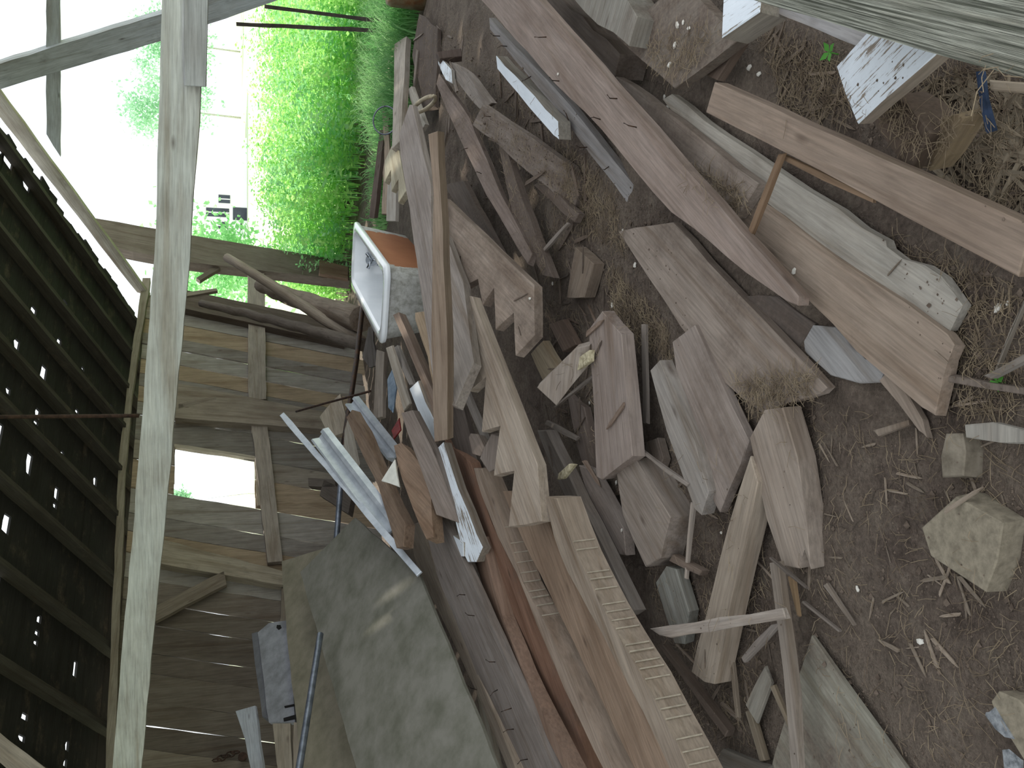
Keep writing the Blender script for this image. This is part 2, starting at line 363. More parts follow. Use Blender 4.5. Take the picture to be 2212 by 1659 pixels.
for k in range(nb):
    t0 = -0.3 + k * BW; t1 = t0 + BW - 0.001
    send = SMAX - 0.10 - R.uniform(0, 0.10)
    low = [(-6.0, t0)]
    for (s, t, l, wq) in sorted(HT):
        if abs(t - t0) <= BW / 2 and s - l / 2 > low[-1][0] + 0.02 and s + l / 2 < send - 0.02:
            d = 0.026 + 0.006 * wq; l *= 1.35; a, b = s - l / 2, s + l / 2
            low += [(a, t0), (a + R.uniform(0, .01), t0 + d * R.uniform(.7, 1.1)), ((a + b) / 2, t0 + d), (b - R.uniform(0, .01), t0 + d * R.uniform(.6, 1.1)), (b, t0)]
    low.append((send, t0)); pts = low + [(send + R.uniform(-.03, .03), t1), (-6.0, t1)]
    M = MR.copy(); M.translation = M.translation - rn * (0.10 + R.uniform(0, 0.004))
    sgn = 1 if (MRi.to_3x3() @ rs).y > 0 else -1
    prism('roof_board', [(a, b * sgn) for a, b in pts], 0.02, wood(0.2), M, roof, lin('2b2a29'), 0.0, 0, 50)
ry = [(302, 699), (293, 763), (283, 837), (270, 915), (258, 1003), (249, 1100), (240, 1233), (231, 1385), (216, 1554)]
rsv = [roof_st(*q)[0] for q in ry]; step = (rsv[0] - rsv[-1]) / (len(rsv) - 1)
rsv += [rsv[-1] - step * k for k in range(1, 5)]
for s in rsv:
    a = E0 + wdir * s - rs * 0.3; b = E0 + wdir * s + rs * TMAX
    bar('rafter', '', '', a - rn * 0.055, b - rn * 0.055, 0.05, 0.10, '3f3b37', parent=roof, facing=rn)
# ---- the other slope, unseen over the camera
rs2 = (wn - Vector((0, 0, slope))).normalized(); RG = E0 + wn * TR + Vector((0, 0, slope * TR)); rn2 = wdir.cross(rs2).normalized(); rn2 = rn2 if rn2.z < 0 else -rn2
MR2 = frame(RG, wdir, rn2); sg2 = 1 if (MR2.inverted().to_3x3() @ rs2).y > 0 else -1
for k in range(int(TMAX / 0.2 * 0.36)):      # strip of unseen decking kept to cut overhead light; the rest has lost its boards
    t0 = k * 0.2; send = SMAX - 0.1 - R.uniform(0, .1); low = [(-6.0, t0)]; s = -5.0
    while s < send - .4:
        s += R.uniform(0.6, 2.6); d = R.uniform(.02, .05); l = R.uniform(.05, .13)
        if s + l < send: low += [(s, t0), (s + .01, t0 + d), (s + l - .01, t0 + d * .8), (s + l, t0)]
    low.append((send, t0)); pts = low + [(send, t0 + .199), (-6.0, t0 + .199)]
    M = MR2.copy(); M.translation = M.translation - rn2 * 0.1
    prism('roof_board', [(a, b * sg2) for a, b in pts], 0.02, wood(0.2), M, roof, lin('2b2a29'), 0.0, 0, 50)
for k in range(13):
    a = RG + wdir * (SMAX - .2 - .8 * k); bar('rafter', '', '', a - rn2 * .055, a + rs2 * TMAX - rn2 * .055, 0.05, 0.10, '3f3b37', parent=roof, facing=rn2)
# ---- near tie beam that crosses the whole view, spliced at one end
bA = atd(398, 0, 3.45); bB = atd(275, 1659, 5.15); ext = (bB - bA).normalized()
beam = bpy.data.objects.new('tie_beam', None); COL.objects.link(beam); beam.location = bA
tag(beam, 'long pale timber beam crossing overhead in front of the roof', 'beam')
def beam_piece(name, poly, dA, dB, off, t, col):
    a = atd(398, 0, 3.45); b = atd(275, 1659, 5.15); x = (b - a).normalized(); n = CAM - (a + b) / 2; n.z = 0; n = (n - x * n.dot(x)).normalized()
    P = [atp(px, py, a + n * off, n) for px, py in poly]; O = sum(P, Vector()) / len(P); M = frame(O, P[1] - P[0], n); Mi = M.inverted()
    bpy.context.view_layer.update()
    return prism(name, [(Mi @ p).to_2d() for p in P], t, wood(0.0), M, beam, lin(col), 0.004)
beam_piece('beam_timber', [(445, -420), (433, 190), (410, 560), (380, 870), (305, 1659), (280, 1980), (215, 1980), (243, 1659), (310, 870), (333, 560), (345, 190), (350, 0), (362, -420)], 0, 0, 0, 0.055, 'aeb0ae')
beam_piece('splice_board', [(452, -420), (449, 0), (445, 188), (398, 186), (398, 0), (400, -420)], 0, 0, 0.035, 0.034, '9a9c9e')
# ---- the near upright that carries the beam, just outside the frame, and the roof timber over the near corner
pr = atd(420, -330, 3.2)
bar('support_post', 'upright timber carrying the end of the overhead beam', 'post', Vector((pr.x, pr.y + 0.12, gnd(pr.x, pr.y))), Vector((pr.x + 0.25, pr.y + 0.12, pr.z + 0.25)), 0.13, 0.13, '8b8072')
bar('roof_timber', 'pale timber end in the dark lower corner of the roof', 'timber', atd(-30, 1590, 3.3), atd(95, 1690, 3.1), 0.07, 0.05, '7d756a')
# ================================================================ the rubble, board by board (picture outlines, heights above the dirt)
B = slab
# -- nearest corner
B('weathered_beam', 'thick grey-green beam with deep weathered ridges nearest the camera', 'beam', [(2330, 205), (1600, -8), (1640, -120), (2330, -120)], 0.52, 0.52, 0.09, 'a3a592', mat=wood(0.0, 0.0, 1.0), rough=0.002)
B('grey_plank', 'smooth grey plank lying under the ridged beam', 'plank', [(1640, 10), (1885, 115), (1905, 60), (1660, -50)], 0.20, 0.22, 0.03, '8e8a88', dirt=0.0)
B('painted_board', 'white board with cracked paint poking out under the ridged beam', 'board', [(1852, 268), (2040, 100), (1895, 45), (1806, 143)], 0.24, 0.40, 0.03, '8a7a68', dirt=0.0, paint=0.85)
B('painted_post', 'white painted square post end with dark spots', 'post', [(1558, 82), (1640, 26), (1648, -60), (1565, -60)], 0.28, 0.28, 0.09, '8a8070', dirt=0.0, paint=1.0)
B('dirty_board', 'square-ended board heaped with brown dirt beside the white post', 'board', [(1456, 191), (1598, 84), (1470, -40), (1330, 78)], 0.15, 0.15, 0.04, '857a6c', dirt=0.85)
B('board_corner', 'brown board corner under the dirt-heaped board', 'board', [(1547, 173), (1600, 90), (1560, 70), (1500, 150)], 0.09, 0.09, 0.03, '6b5646')
B('grey_block', 'short broken grey timber at the right edge of the rubble', 'timber', [(1357, 99), (1376, 36), (1330, -40), (1190, -40)], 0.22, 0.22, 0.11, '7d776b', rough=0.012)
B('rotten_beam', 'dark rotten squared beam end behind the long wide plank', 'beam', [(1338, 116), (1150, -60), (1110, -20), (1180, 45), (1327, 168)], 0.13, 0.13, 0.12, '6b5c50', rough=0.012)
B('long_plank', 'longest wide plank running across the rubble to a ragged end', 'plank', [(1165, 0), (1600, 500), (1700, 610), (1724, 640), (1722, 660), (1700, 652), (1660, 622), (1567, 552), (1500, 494), (1450, 458), (1375, 372), (1300, 280), (1200, 181), (1040, 0), (1000, -60), (1110, -60)], 0.34, 0.17, 0.035, '8a7669', wd=0.30, dirt=0.12)
B('strawy_plank', 'plank with straw on its end beside the longest plank', 'plank', [(1393, 205), (1638, 396), (1590, 472), (1420, 330), (1300, 190), (1330, 165)], 0.10, 0.09, 0.035, '857567', dirt=0.45)
B('split_plank', 'wide greyish split plank, upper half along the long crack', 'plank', [(1560, 288), (1810, 450), (1862, 492), (1912, 520), (1914, 535), (1950, 562), (1996, 573), (2032, 597), (2060, 632), (2078, 660), (2050, 716), (1960, 652), (1880, 600), (1800, 546), (1700, 471), (1640, 425), (1500, 300), (1430, 215), (1450, 203)], 0.055, 0.06, 0.028, '9a9284', dirt=0.1, rough=0.006)
B('split_plank', 'wide brown split plank, lower half below the long crack', 'plank', [(1640, 430), (2045, 722), (2060, 745), (2046, 778), (2038, 815), (2018, 897), (1992, 880), (1900, 800), (1850, 758), (1800, 700), (1740, 642), (1690, 592), (1640, 532), (1560, 440)], 0.05, 0.055, 0.03, '927d68', dirt=0.2, rough=0.006)
B('grey_sheet', 'thin torn grey sheet under the brown split plank', 'sheet', [(1805, 706), (1868, 778), (1912, 790), (1898, 826), (1855, 828), (1793, 811), (1742, 765), (1699, 703)], 0.025, 0.03, 0.012, '8d8a88', dirt=0.05)
B('splinter_board', 'long narrow splinter between torn sheet and split plank', 'splinter', [(1925, 792), (1990, 905), (2000, 945), (1985, 930), (1940, 870), (1897, 822)], 0.05, 0.03, 0.018, '8a7866', rough=0.007)
B('clean_stud', 'clean light brown stud with knots and a square end', 'stud', [(1543, 177), (2228, 488), (2198, 598), (1690, 326), (1524, 243)], 0.24, 0.16, 0.045, '86705c', dirt=0.05, rough=0.002)
B('thin_stick', 'thin brown stick lying across the brown split plank', 'stick', [(1690, 333), (1622, 508), (1612, 505), (1680, 333)], 0.20, 0.14, 0.012, '8a6a48', dirt=0)
B('thin_stick', 'thin brown stick beside the clean stud', 'stick', [(1690, 333), (1885, 428), (1883, 438), (1685, 343)], 0.18, 0.10, 0.012, '8a6a48', dirt=0)
B('rotten_chunk', 'dark rotten chunk of wood between clean stud and white board', 'chunk', [(2010, 287), (1968, 368), (1944, 350), (1885, 265), (1925, 205), (1960, 222)], 0.16, 0.14, 0.08, '5d4b3b', rough=0.015)
B('shredded_wood', 'crumbling yellowish lump of shredded wood beside the rotten chunk', 'wood chunk', [(2082, 255), (2030, 340), (2005, 370), (2000, 330), (2035, 255), (2070, 245)], 0.16, 0.12, 0.05, '8a744f', rough=0.015)
B('pale_lath', 'pale flat lath at the edge of the shredded wood', 'lath', [(2137, 195), (2240, 205), (2240, 180), (2135, 172)], 0.14, 0.14, 0.015, '9b8b72', dirt=0)
B('blue_strip', 'strip of shiny dark blue plastic among splinters', 'plastic strip', [(2122, 153), (2130, 215), (2148, 283), (2130, 288), (2116, 220), (2108, 155)], 0.17, 0.15, 0.008, '2b3f66', mat=plain('blue_plastic', '3a475e', 0.2, 0, 0.5, 20, '222a38'))
# -- painted and grey boards left of the longest plank
B('painted_stud', 'short stud with white paint on one face', 'stud', [(1071, 120), (1204, 262), (1206, 301), (1196, 292), (1074, 149)], 0.24, 0.20, 0.06, '8d8577', dirt=0.0, paint=1.3)
B('grey_board', 'long narrow blue-grey board with bent nails', 'board', [(1056, 38), (1200, 191), (1420, 462), (1424, 488), (1412, 520), (1330, 402), (1280, 340), (1200, 232), (1058, 64)], 0.30, 0.16, 0.035, '85807e', wd=0.16, dirt=0.05)
B('flat_board', 'broad flat mottled board half sunk in dirt, in the centre', 'board', [(1452, 480), (1786, 838), (1770, 850), (1645, 892), (1560, 820), (1471, 706), (1335, 500)], 0.05, 0.05, 0.03, '8b7a6b', dirt=0.36)
B('pointed_board', 'broad board ending in a sharp point', 'board', [(1500, 702), (1617, 952), (1600, 1002), (1554, 1107), (1524, 1052), (1472, 872), (1452, 738)], 0.07, 0.06, 0.03, '8d7d71', dirt=0.3)
B('edge_board', 'narrow grey board on edge beside the pointed board', 'board', [(1424, 778), (1500, 955), (1530, 1062), (1514, 1113), (1500, 1100), (1440, 930), (1404, 800)], 0.12, 0.10, 0.05, '8f867c', dirt=0.1)
B('short_plank', 'short thick plank with a slanted end in the middle of the rubble', 'plank', [(1342, 722), (1366, 985), (1300, 1037), (1288, 1030), (1282, 860), (1271, 712), (1300, 672)], 0.17, 0.16, 0.05, '8f7d71', dirt=0.15)
B('cut_beam', 'stub of a heavy squared beam with a rough sawn end', 'beam', [(1372, 990), (1448, 1117), (1426, 1206), (1394, 1225), (1345, 1112), (1330, 1010)], 0.12, 0.10, 0.12, '8b7c6e', dirt=0.2)
B('grey_stub', 'greenish-grey stub lying below the heavy beam stub', 'board', [(1460, 1230), (1488, 1322), (1478, 1392), (1457, 1390), (1416, 1258), (1438, 1223)], 0.06, 0.05, 0.04, '7d7c72', dirt=0.15)
B('loose_stud', 'straight stud lying across dark dirt toward the lower left', 'stud', [(1636, 1043), (1542, 1478), (1520, 1473), (1493, 1452), (1524, 1335), (1570, 1150), (1620, 985)], 0.09, 0.09, 0.06, '94836e', dirt=0.05)
B('thick_plank', 'thick short plank with frayed end on the bare earth', 'plank', [(1690, 880), (1722, 990), (1742, 1120), (1750, 1230), (1738, 1180), (1725, 1228), (1690, 1222), (1655, 1120), (1619, 945), (1650, 886)], 0.09, 0.08, 0.06, '91806f', dirt=0.15)
B('split_lath', 'pale split lath lying on top of the straight stud', 'lath', [(1697, 1337), (1448, 1378), (1425, 1372), (1402, 1358), (1690, 1313)], 0.17, 0.17, 0.014, '9c8e80', dirt=0)
B('long_lath', 'long narrow lath running off the lower edge', 'lath', [(1680, 1213), (1697, 1340), (1718, 1500), (1726, 1690), (1710, 1690), (1692, 1450), (1661, 1216)], 0.10, 0.10, 0.02, '8a7d6f', dirt=0.05)
B('short_lath', 'short lath piece tucked under the split lath', 'lath', [(1684, 1346), (1606, 1432), (1600, 1420), (1664, 1350)], 0.06, 0.05, 0.014, '857a70', dirt=0)
B('flat_offcut', 'flat grey offcut between sticks by the lower sheet', 'offcut', [(1665, 1474), (1633, 1562), (1609, 1522), (1650, 1440)], 0.04, 0.04, 0.012, '807a6c', dirt=0.05)
B('dark_stick', 'dark stick lying beside the ribbed stud at the bottom', 'stick', [(1430, 1392), (1572, 1578), (1565, 1592), (1500, 1500), (1420, 1392)], 0.05, 0.05, 0.03, '5a4a3c', dirt=0.3)
B('dark_offcut', 'dark tapered offcut at the bottom edge', 'offcut', [(1560, 1617), (1660, 1656), (1660, 1690), (1556, 1690), (1550, 1640)], 0.05, 0.05, 0.02, '615a50', dirt=0.1)
B('dirty_sheet', 'large pale sheet sinking into the dirt in the lower corner', 'sheet', [(1752, 1372), (1985, 1700), (1655, 1700), (1716, 1488)], 0.035, 0.03, 0.012, '85816f', dirt=0.55)
B('stone_block', 'squared pale stone block half buried in the dirt', 'stone', [(2166, 1130), (2128, 1279), (2010, 1202), (1990, 1140), (2064, 1073)], 0.06, 0.06, 0.075, '8b8268', mat=plain('stone', '8a8170', 0.9, 0, 0.25, 45, '6e6658', 0.6), rough=0.01)
B('small_stone', 'small grey stone by the edge of the split plank debris', 'stone', [(2085, 975), (2080, 1028), (2034, 1032), (2031, 985), (2042, 937), (2078, 936)], 0.05, 0.05, 0.06, '857d70', mat=plain('stone2', '847b6d', 0.9, 0, 0.2, 18, '5f574b', 0.5), rough=0.008)
B('corner_stone', 'buff stone in the very bottom corner beside grey foil', 'stone', [(2240, 1560), (2240, 1690), (2150, 1545), (2140, 1515), (2156, 1493), (2200, 1512)], 0.04, 0.04, 0.06, '8a8068', mat=MATS['stone'], rough=0.01)
B('grey_foil', 'crumpled shiny grey foil beside the corner stone', 'foil', [(2150, 1527), (2185, 1590), (2170, 1592), (2150, 1575), (2128, 1545)], 0.05, 0.05, 0.006, '8a929c', mat=plain('foil', 'a6a9ac', 0.3, 0.3, 0.5, 60, '6c7074', 0.8), rough=0.01)
B('torn_foil', 'torn scrap of wet blue-grey foil at the bottom edge', 'foil', [(2206, 1640), (2205, 1690), (2172, 1690), (2165, 1620), (2180, 1618)], 0.05, 0.05, 0.006, '8a929c', mat=MATS['foil'], rough=0.01)
B('pale_board', 'pale grey board end reaching in from the near edge', 'board', [(2240, 935), (2240, 958), (2085, 946), (2082, 917), (2142, 912)], 0.05, 0.05, 0.025, '8f897d', dirt=0.05)
B('grey_batten', 'grey batten slanting in from the near edge', 'batten', [(2240, 765), (2138, 818), (2122, 812), (2240, 748)], 0.06, 0.05, 0.02, '857c72', dirt=0.05)
B('brown_batten', 'dull brown batten beside the tiny green seedling', 'batten', [(2240, 842), (2240, 858), (2040, 824), (2038, 810)], 0.03, 0.03, 0.018, '6f6053', dirt=0.15)
B('brown_offcut', 'brown offcut lying alone on bare earth near the split plank', 'offcut', [(1960, 906), (1962, 918), (1895, 942), (1884, 929)], 0.025, 0.025, 0.015, '7d6c5a', dirt=0.1)
# -- the lumber stack at the left
B('stack_board', 'narrow light brown board on the outer edge of the lumber stack', 'board', [(944, 1243), (1009, 1400), (1051, 1500), (1121, 1680), (1104, 1680), (1027, 1490), (940, 1304), (905, 1240), (880, 1140), (905, 1128)], 0.42, 0.42, 0.05, '95836e', dirt=0.0)
B('stack_board', 'wide grey nail-studded board in the lumber stack', 'board', [(994, 1200), (1040, 1300), (1093, 1421), (1210, 1690), (1121, 1690), (1009, 1400), (944, 1243), (916, 1130), (950, 1110)], 0.44, 0.43, 0.04, '7d7168', dirt=0.05)
B('stack_lath', 'thin pale lath beneath the outer edge of the stack', 'lath', [(1052, 1545), (1085, 1690), (1064, 1690), (1030, 1500)], 0.30, 0.32, 0.02, 'a59a85', dirt=0)
B('stack_board', 'reddish brown edge board between two stack boards', 'board', [(1040, 1160), (1082, 1330), (1130, 1450), (1175, 1545), (1250, 1690), (1232, 1690), (1147, 1524), (1111, 1440), (1066, 1328), (1022, 1205)], 0.36, 0.36, 0.06, '8a6a52', dirt=0.05)
B('rusty_board', 'rust-stained brown board starting below the white-painted stud', 'board', [(1016, 1000), (1062, 1130), (1100, 1210), (1180, 1350), (1285, 1690), (1250, 1690), (1175, 1545), (1082, 1330), (1035, 1150), (995, 1080), (960, 950)], 0.35, 0.33, 0.05, '835a3e', dirt=0.25)
fst = B('ribbed_stud', 'stud with plaster ribs, on the wide-board side of the stack', 'stud', [(1040, 1012), (1096, 1159), (1129, 1258), (1172, 1337), (1223, 1436), (1337, 1690), (1318, 1690), (1220, 1490), (1160, 1350), (1117, 1240), (1075, 1159), (1040, 1070), (1023, 1011)], 0.36, 0.34, 0.085, '967f69', dirt=0.0)
B('orange_board', 'wide orange-brown board between the two ribbed studs', 'board', [(1196, 1159), (1226, 1237), (1301, 1355), (1340, 1430), (1475, 1690), (1385, 1690), (1289, 1490), (1217, 1343), (1126, 1159), (1085, 1060), (1160, 1060)], 0.29, 0.29, 0.03, '8f7256', dirt=0.05)
hst = B('ribbed_stud', 'stud with plaster ribs, outermost towards the open dirt', 'stud', [(1202, 1076), (1245, 1195), (1300, 1310), (1387, 1460), (1503, 1690), (1460, 1690), (1390, 1539), (1300, 1367), (1226, 1237), (1196, 1159), (1177, 1072)], 0.33, 0.33, 0.10, '93806a', dirt=0.0)
B('grey_pole', 'straight grey rail lying along the ribbed stud', 'rail', [(1180, 930), (1368, 1318), (1352, 1330), (1205, 1045), (1160, 930)], 0.17, 0.14, 0.05, '7b7066', dirt=0.1)
B('twisted_board', 'narrow board beside the grey rail, its end broken off', 'board', [(1277, 1015), (1346, 1140), (1352, 1200), (1325, 1196), (1283, 1110), (1250, 1005)], 0.10, 0.08, 0.04, '84756a', dirt=0.2)
# -- stair stringers and the planks around them
B('stair_stringer', 'saw-toothed stair stringer with pale cut end, nearest the bathtub', 'stair stringer', [(957, 426), (1153, 615), (1154, 724), (1113, 768), (1111, 673), (1070, 712), (1068, 619), (1042, 659), (1033, 601), (1000, 620), (996, 550), (978, 569), (958, 490)], 0.36, 0.26, 0.045, '95816f', wd=0.30, dirt=0.5, rough=0.002)
B('stair_stringer', 'long saw-toothed stair stringer lying on the lumber stack', 'stair stringer', [(1020, 640), (1160, 1002), (1170, 1126), (1098, 1138), (1112, 1015), (1066, 1028), (1082, 918), (1040, 933), (1051, 812), (1014, 845), (1026, 751), (1000, 637)], 0.40, 0.36, 0.045, '9c8a76', wd=0.30, dirt=0.05, rough=0.002)
B('bevelled_board', 'smooth grey board with a slanted cut end below the square rail', 'board', [(962, 505), (1000, 607), (1023, 782), (1015, 802), (982, 876), (964, 872), (956, 640), (948, 540)], 0.42, 0.42, 0.05, '8b7f76', wd=0.30, dirt=0.0)
B('square_rail', 'long square brown rail lying straight across the other boards', 'rail', [(945, 283), (952, 420), (962, 640), (967, 800), (966, 950), (938, 955), (935, 800), (932, 700), (938, 420), (924, 290)], 0.70, 0.66, 0.05, '86705c', wd=0.10, dirt=0.05)
B('grained_board', 'wide board with swirling grain behind the square rail', 'board', [(890, 226), (930, 400), (938, 700), (934, 815), (926, 740), (905, 600), (885, 450), (865, 340), (862, 290), (884, 226)], 0.44, 0.46, 0.035, '8f8279', wd=0.32, dirt=0.0)
B('old_rail', 'worn brown rail leaning out from under the bathtub', 'rail', [(860, 674), (937, 850), (937, 905), (918, 840), (848, 680)], 0.48, 0.46, 0.05, '7d6654', wd=0.07, dirt=0.1)
B('short_rail', 'short light brown rail beside the bathtub foot', 'rail', [(915, 672), (936, 730), (934, 830), (925, 770), (896, 690), (896, 675)], 0.46, 0.46, 0.05, '9c825f', wd=0.10, dirt=0.0)
B('thin_batten', 'thin pale batten pointing toward the bathtub end', 'batten', [(845, 747), (884, 872), (872, 888), (833, 752)], 0.52, 0.44, 0.02, 'a69a88', wd=0.07, dirt=0)
B('dark_batten', 'thin grey batten alongside the pale batten', 'batten', [(858, 745), (893, 830), (884, 832), (848, 752)], 0.46, 0.44, 0.02, '8a8178', wd=0.05, dirt=0)
# -- left jumble of offcuts
B('heavy_offcut', 'broad grey-brown offcut lying over the white stud', 'offcut', [(891, 886), (933, 968), (970, 1065), (992, 1130), (942, 1112), (903, 996), (866, 892)], 0.56, 0.52, 0.05, '85756a', wd=0.16, dirt=0.05)
B('white_stud', 'white painted stud in the jumble beside rust-stained board', 'stud', [(957, 955), (990, 1056), (1030, 1155), (1042, 1182), (1028, 1214), (1010, 1214), (998, 1190), (968, 1062), (944, 968)], 0.46, 0.44, 0.05, '8a7d6c', wd=0.12, dirt=0.15, paint=0.85)
B('white_block', 'stepped white block under the tip of the white stud', 'block', [(970, 1150), (1000, 1172), (1001, 1202), (963, 1206), (941, 1113)], 0.44, 0.44, 0.05, '9a9384', dirt=0.0, paint=1.3)
B('white_board', 'white board with peeling paint behind the square rail', 'board', [(902, 823), (918, 868), (936, 905), (938, 960), (909, 902), (884, 840)], 0.48, 0.46, 0.025, '9a8a76', wd=0.14, dirt=0.0, paint=1.2)
B('white_triangle', 'small white triangular scrap between timbers', 'scrap', [(852, 992), (862, 1052), (823, 1038)], 0.60, 0.60, 0.01, 'c8c4b8', wd=0.12, dirt=0, mat=plain('white_card', 'dcdad0', 0.6, 0, 0.1, 20))
B('notched_block', 'small squared block in the gap between stringer and rail', 'block', [(1032, 938), (1046, 965), (1036, 985), (1020, 980), (1012, 945), (1016, 936)], 0.36, 0.36, 0.04, '7d6c5f', wd=0.10, dirt=0.1)
B('knotty_block', 'knotty block with two dark holes beside the long stringer', 'block', [(1078, 942), (1074, 1010), (1056, 1020), (1036, 990), (1060, 938)], 0.37, 0.36, 0.04, '86766a', wd=0.14, dirt=0.05)
B('thin_lath', 'thin lath in the dark gap beside the long stringer', 'lath', [(1008, 845), (1052, 950), (1044, 958), (998, 850)], 0.30, 0.28, 0.02, '857b72', dirt=0)
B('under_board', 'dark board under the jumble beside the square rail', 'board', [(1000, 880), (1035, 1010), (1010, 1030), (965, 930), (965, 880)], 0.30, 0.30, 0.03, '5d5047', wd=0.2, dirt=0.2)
# -- upper right edge by the grass
B('light_board', 'light board lying flat along the grass edge', 'board', [(878, 78), (871, 195), (866, 302), (846, 322), (851, 180), (852, 95)], 0.10, 0.22, 0.05, '9a8f80', wd=0.16, dirt=0.05)
B('torn_board', 'pale torn board end against the green grass', 'board', [(858, 105), (842, 175), (832, 158), (836, 140), (850, 95)], 0.10, 0.12, 0.03, 'a89a84', wd=0.16, dirt=0, rough=0.01)
B('far_batten', 'long dark brown batten along the edge of the weeds', 'batten', [(830, 283), (808, 472), (797, 470), (820, 281)], 0.15, 0.18, 0.04, '6f5c50', wd=0.09, dirt=0.05)
B('bark_strip', 'ragged tan strip of bark beside the dark batten', 'bark strip', [(838, 215), (842, 330), (836, 462), (824, 462), (830, 330), (825, 218)], 0.11, 0.16, 0.02, '8f7a62', wd=0.10, dirt=0.1, rough=0.008)
B('whitish_board', 'whitish board end touching the bathtub side', 'board', [(856, 392), (854, 478), (834, 478), (837, 392)], 0.20, 0.20, 0.03, 'b3aca0', wd=0.14, dirt=0.0)
B('small_stringer', 'small greenish saw-toothed stringer by the grained board', 'stair stringer', [(862, 325), (877, 412), (860, 438), (861, 386), (845, 413), (845, 365), (830, 395), (831, 347), (846, 315)], 0.30, 0.30, 0.04, 'a39a7c', wd=0.22, dirt=0.0, rough=0.002)
B('pale_stick', 'pale stick pointing at the oval wooden ring', 'stick', [(888, 186), (918, 268), (910, 282), (879, 195)], 0.16, 0.16, 0.03, 'a0988a', wd=0.07, dirt=0)
B('mottled_plank', 'long mottled narrow plank running toward the small dark block', 'plank', [(948, 158), (1015, 256), (1082, 420), (1149, 548), (1139, 570), (1050, 420), (990, 292), (942, 182)], 0.20, 0.14, 0.035, '7d6b60', wd=0.18, dirt=0.5)
B('soiled_plank', 'soil-covered narrow plank parallel to the mottled plank', 'plank', [(1128, 430), (1194, 600), (1172, 596), (1108, 470), (1075, 302), (1090, 310)], 0.12, 0.10, 0.035, '66564a', wd=0.14, dirt=0.6)
B('dirt_plank', 'wide plank mostly buried under dirt and pine needles', 'plank', [(1042, 226), (1150, 298), (1236, 360), (1252, 402), (1240, 452), (1130, 362), (1063, 301), (1020, 270)], 0.20, 0.12, 0.035, '85766a', wd=0.24, dirt=0.65)
B('split_board', 'small split grey board above the wide buried plank', 'board', [(1014, 158), (1064, 222), (1036, 236), (1000, 192), (968, 150), (974, 134)], 0.16, 0.16, 0.025, '83776c', wd=0.16, dirt=0.15)
B('dark_block', 'small dark brown block on the dirt by the far boards', 'block', [(996, 104), (998, 121), (950, 126), (942, 112)], 0.12, 0.12, 0.04, '54433a', wd=0.12, dirt=0.1)
B('pale_wedge', 'pale wedge of board next to the small dark block', 'wedge', [(974, 150), (976, 180), (962, 172), (946, 138), (943, 112)], 0.20, 0.20, 0.025, '9a948c', wd=0.14, dirt=0.0, paint=0.7)
B('buried_board', 'dark board edge sunk in dirt between plank and block', 'board', [(1172, 388), (1250, 462), (1240, 480), (1152, 400)], 0.07, 0.06, 0.03, '675649', dirt=0.3)
B('tan_block', 'tan block sticking out of the brown dirt', 'block', [(1282, 570), (1262, 643), (1224, 644), (1242, 534)], 0.06, 0.05, 0.05, '7f6c58', dirt=0.3)
B('grain_block', 'sawn grey block with curved grain beside the short thick plank', 'block', [(1275, 745), (1270, 792), (1202, 877), (1160, 838), (1245, 752)], 0.17, 0.16, 0.05, '8f8072', wd=0.20, dirt=0.1)
B('yellow_board', 'yellowish short board under the stringer cut end', 'board', [(1172, 736), (1206, 793), (1172, 822), (1146, 764)], 0.14, 0.13, 0.035, '9a8766', wd=0.20, dirt=0.05)
B('pale_fungus', 'pale crumbly shelf fungus on the sawn grey block', 'fungus', [(1272, 756), (1270, 782), (1240, 806), (1222, 802), (1228, 786), (1250, 772)], 0.20, 0.20, 0.025, 'b0a58c', mat=plain('fungus', 'c3b99d', 0.9, 0, 0.3, 60, '8d8268', 0.8), rough=0.008)
B('pale_chip', 'pale bark chip lying on the grey rail', 'chip', [(1240, 1004), (1216, 1034), (1203, 1036), (1206, 1022), (1228, 1002)], 0.21, 0.21, 0.015, 'b5ab98', mat=MATS['fungus'], rough=0.006)
B('half_plank', 'dark plank showing beneath the short thick plank', 'plank', [(1262, 880), (1300, 1060), (1275, 1050), (1245, 960), (1225, 850)], 0.07, 0.06, 0.03, '6f5f55', dirt=0.3)
B('low_board', 'dull board lying low beside the heavy beam stub', 'board', [(1420, 945), (1432, 990), (1412, 1050), (1390, 1010), (1395, 955)], 0.04, 0.04, 0.03, '76675a', dirt=0.3)
# -- filler boards glimpsed in the gaps
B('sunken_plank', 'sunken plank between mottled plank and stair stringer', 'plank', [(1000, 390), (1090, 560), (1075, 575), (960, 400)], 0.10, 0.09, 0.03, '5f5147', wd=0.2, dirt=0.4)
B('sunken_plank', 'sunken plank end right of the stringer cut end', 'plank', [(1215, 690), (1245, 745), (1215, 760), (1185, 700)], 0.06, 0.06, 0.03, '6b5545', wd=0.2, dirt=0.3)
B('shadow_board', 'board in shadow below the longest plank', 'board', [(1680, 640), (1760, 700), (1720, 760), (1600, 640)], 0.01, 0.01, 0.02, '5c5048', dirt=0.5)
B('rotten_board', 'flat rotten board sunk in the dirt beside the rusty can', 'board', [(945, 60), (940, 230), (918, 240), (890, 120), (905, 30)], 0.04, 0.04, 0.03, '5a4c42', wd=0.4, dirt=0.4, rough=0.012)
def stick(label, p, q, wpx, z, col='83766a', w2=None, name='loose_stick', cat='stick', t=0.012):
    d = (Vector(q) - Vector(p)).normalized(); n = Vector((-d.y, d.x)); n = n if n.x > 0 else -n; w2 = wpx if w2 is None else w2
    P = [tuple(Vector(p) + n * wpx / 2), tuple(Vector(q) + n * w2 / 2), tuple(Vector(q) - n * w2 / 2), tuple(Vector(p) - n * wpx / 2)]
    B(name, label, cat, P, z, z, t, col, dirt=0.0, wd=0.05)
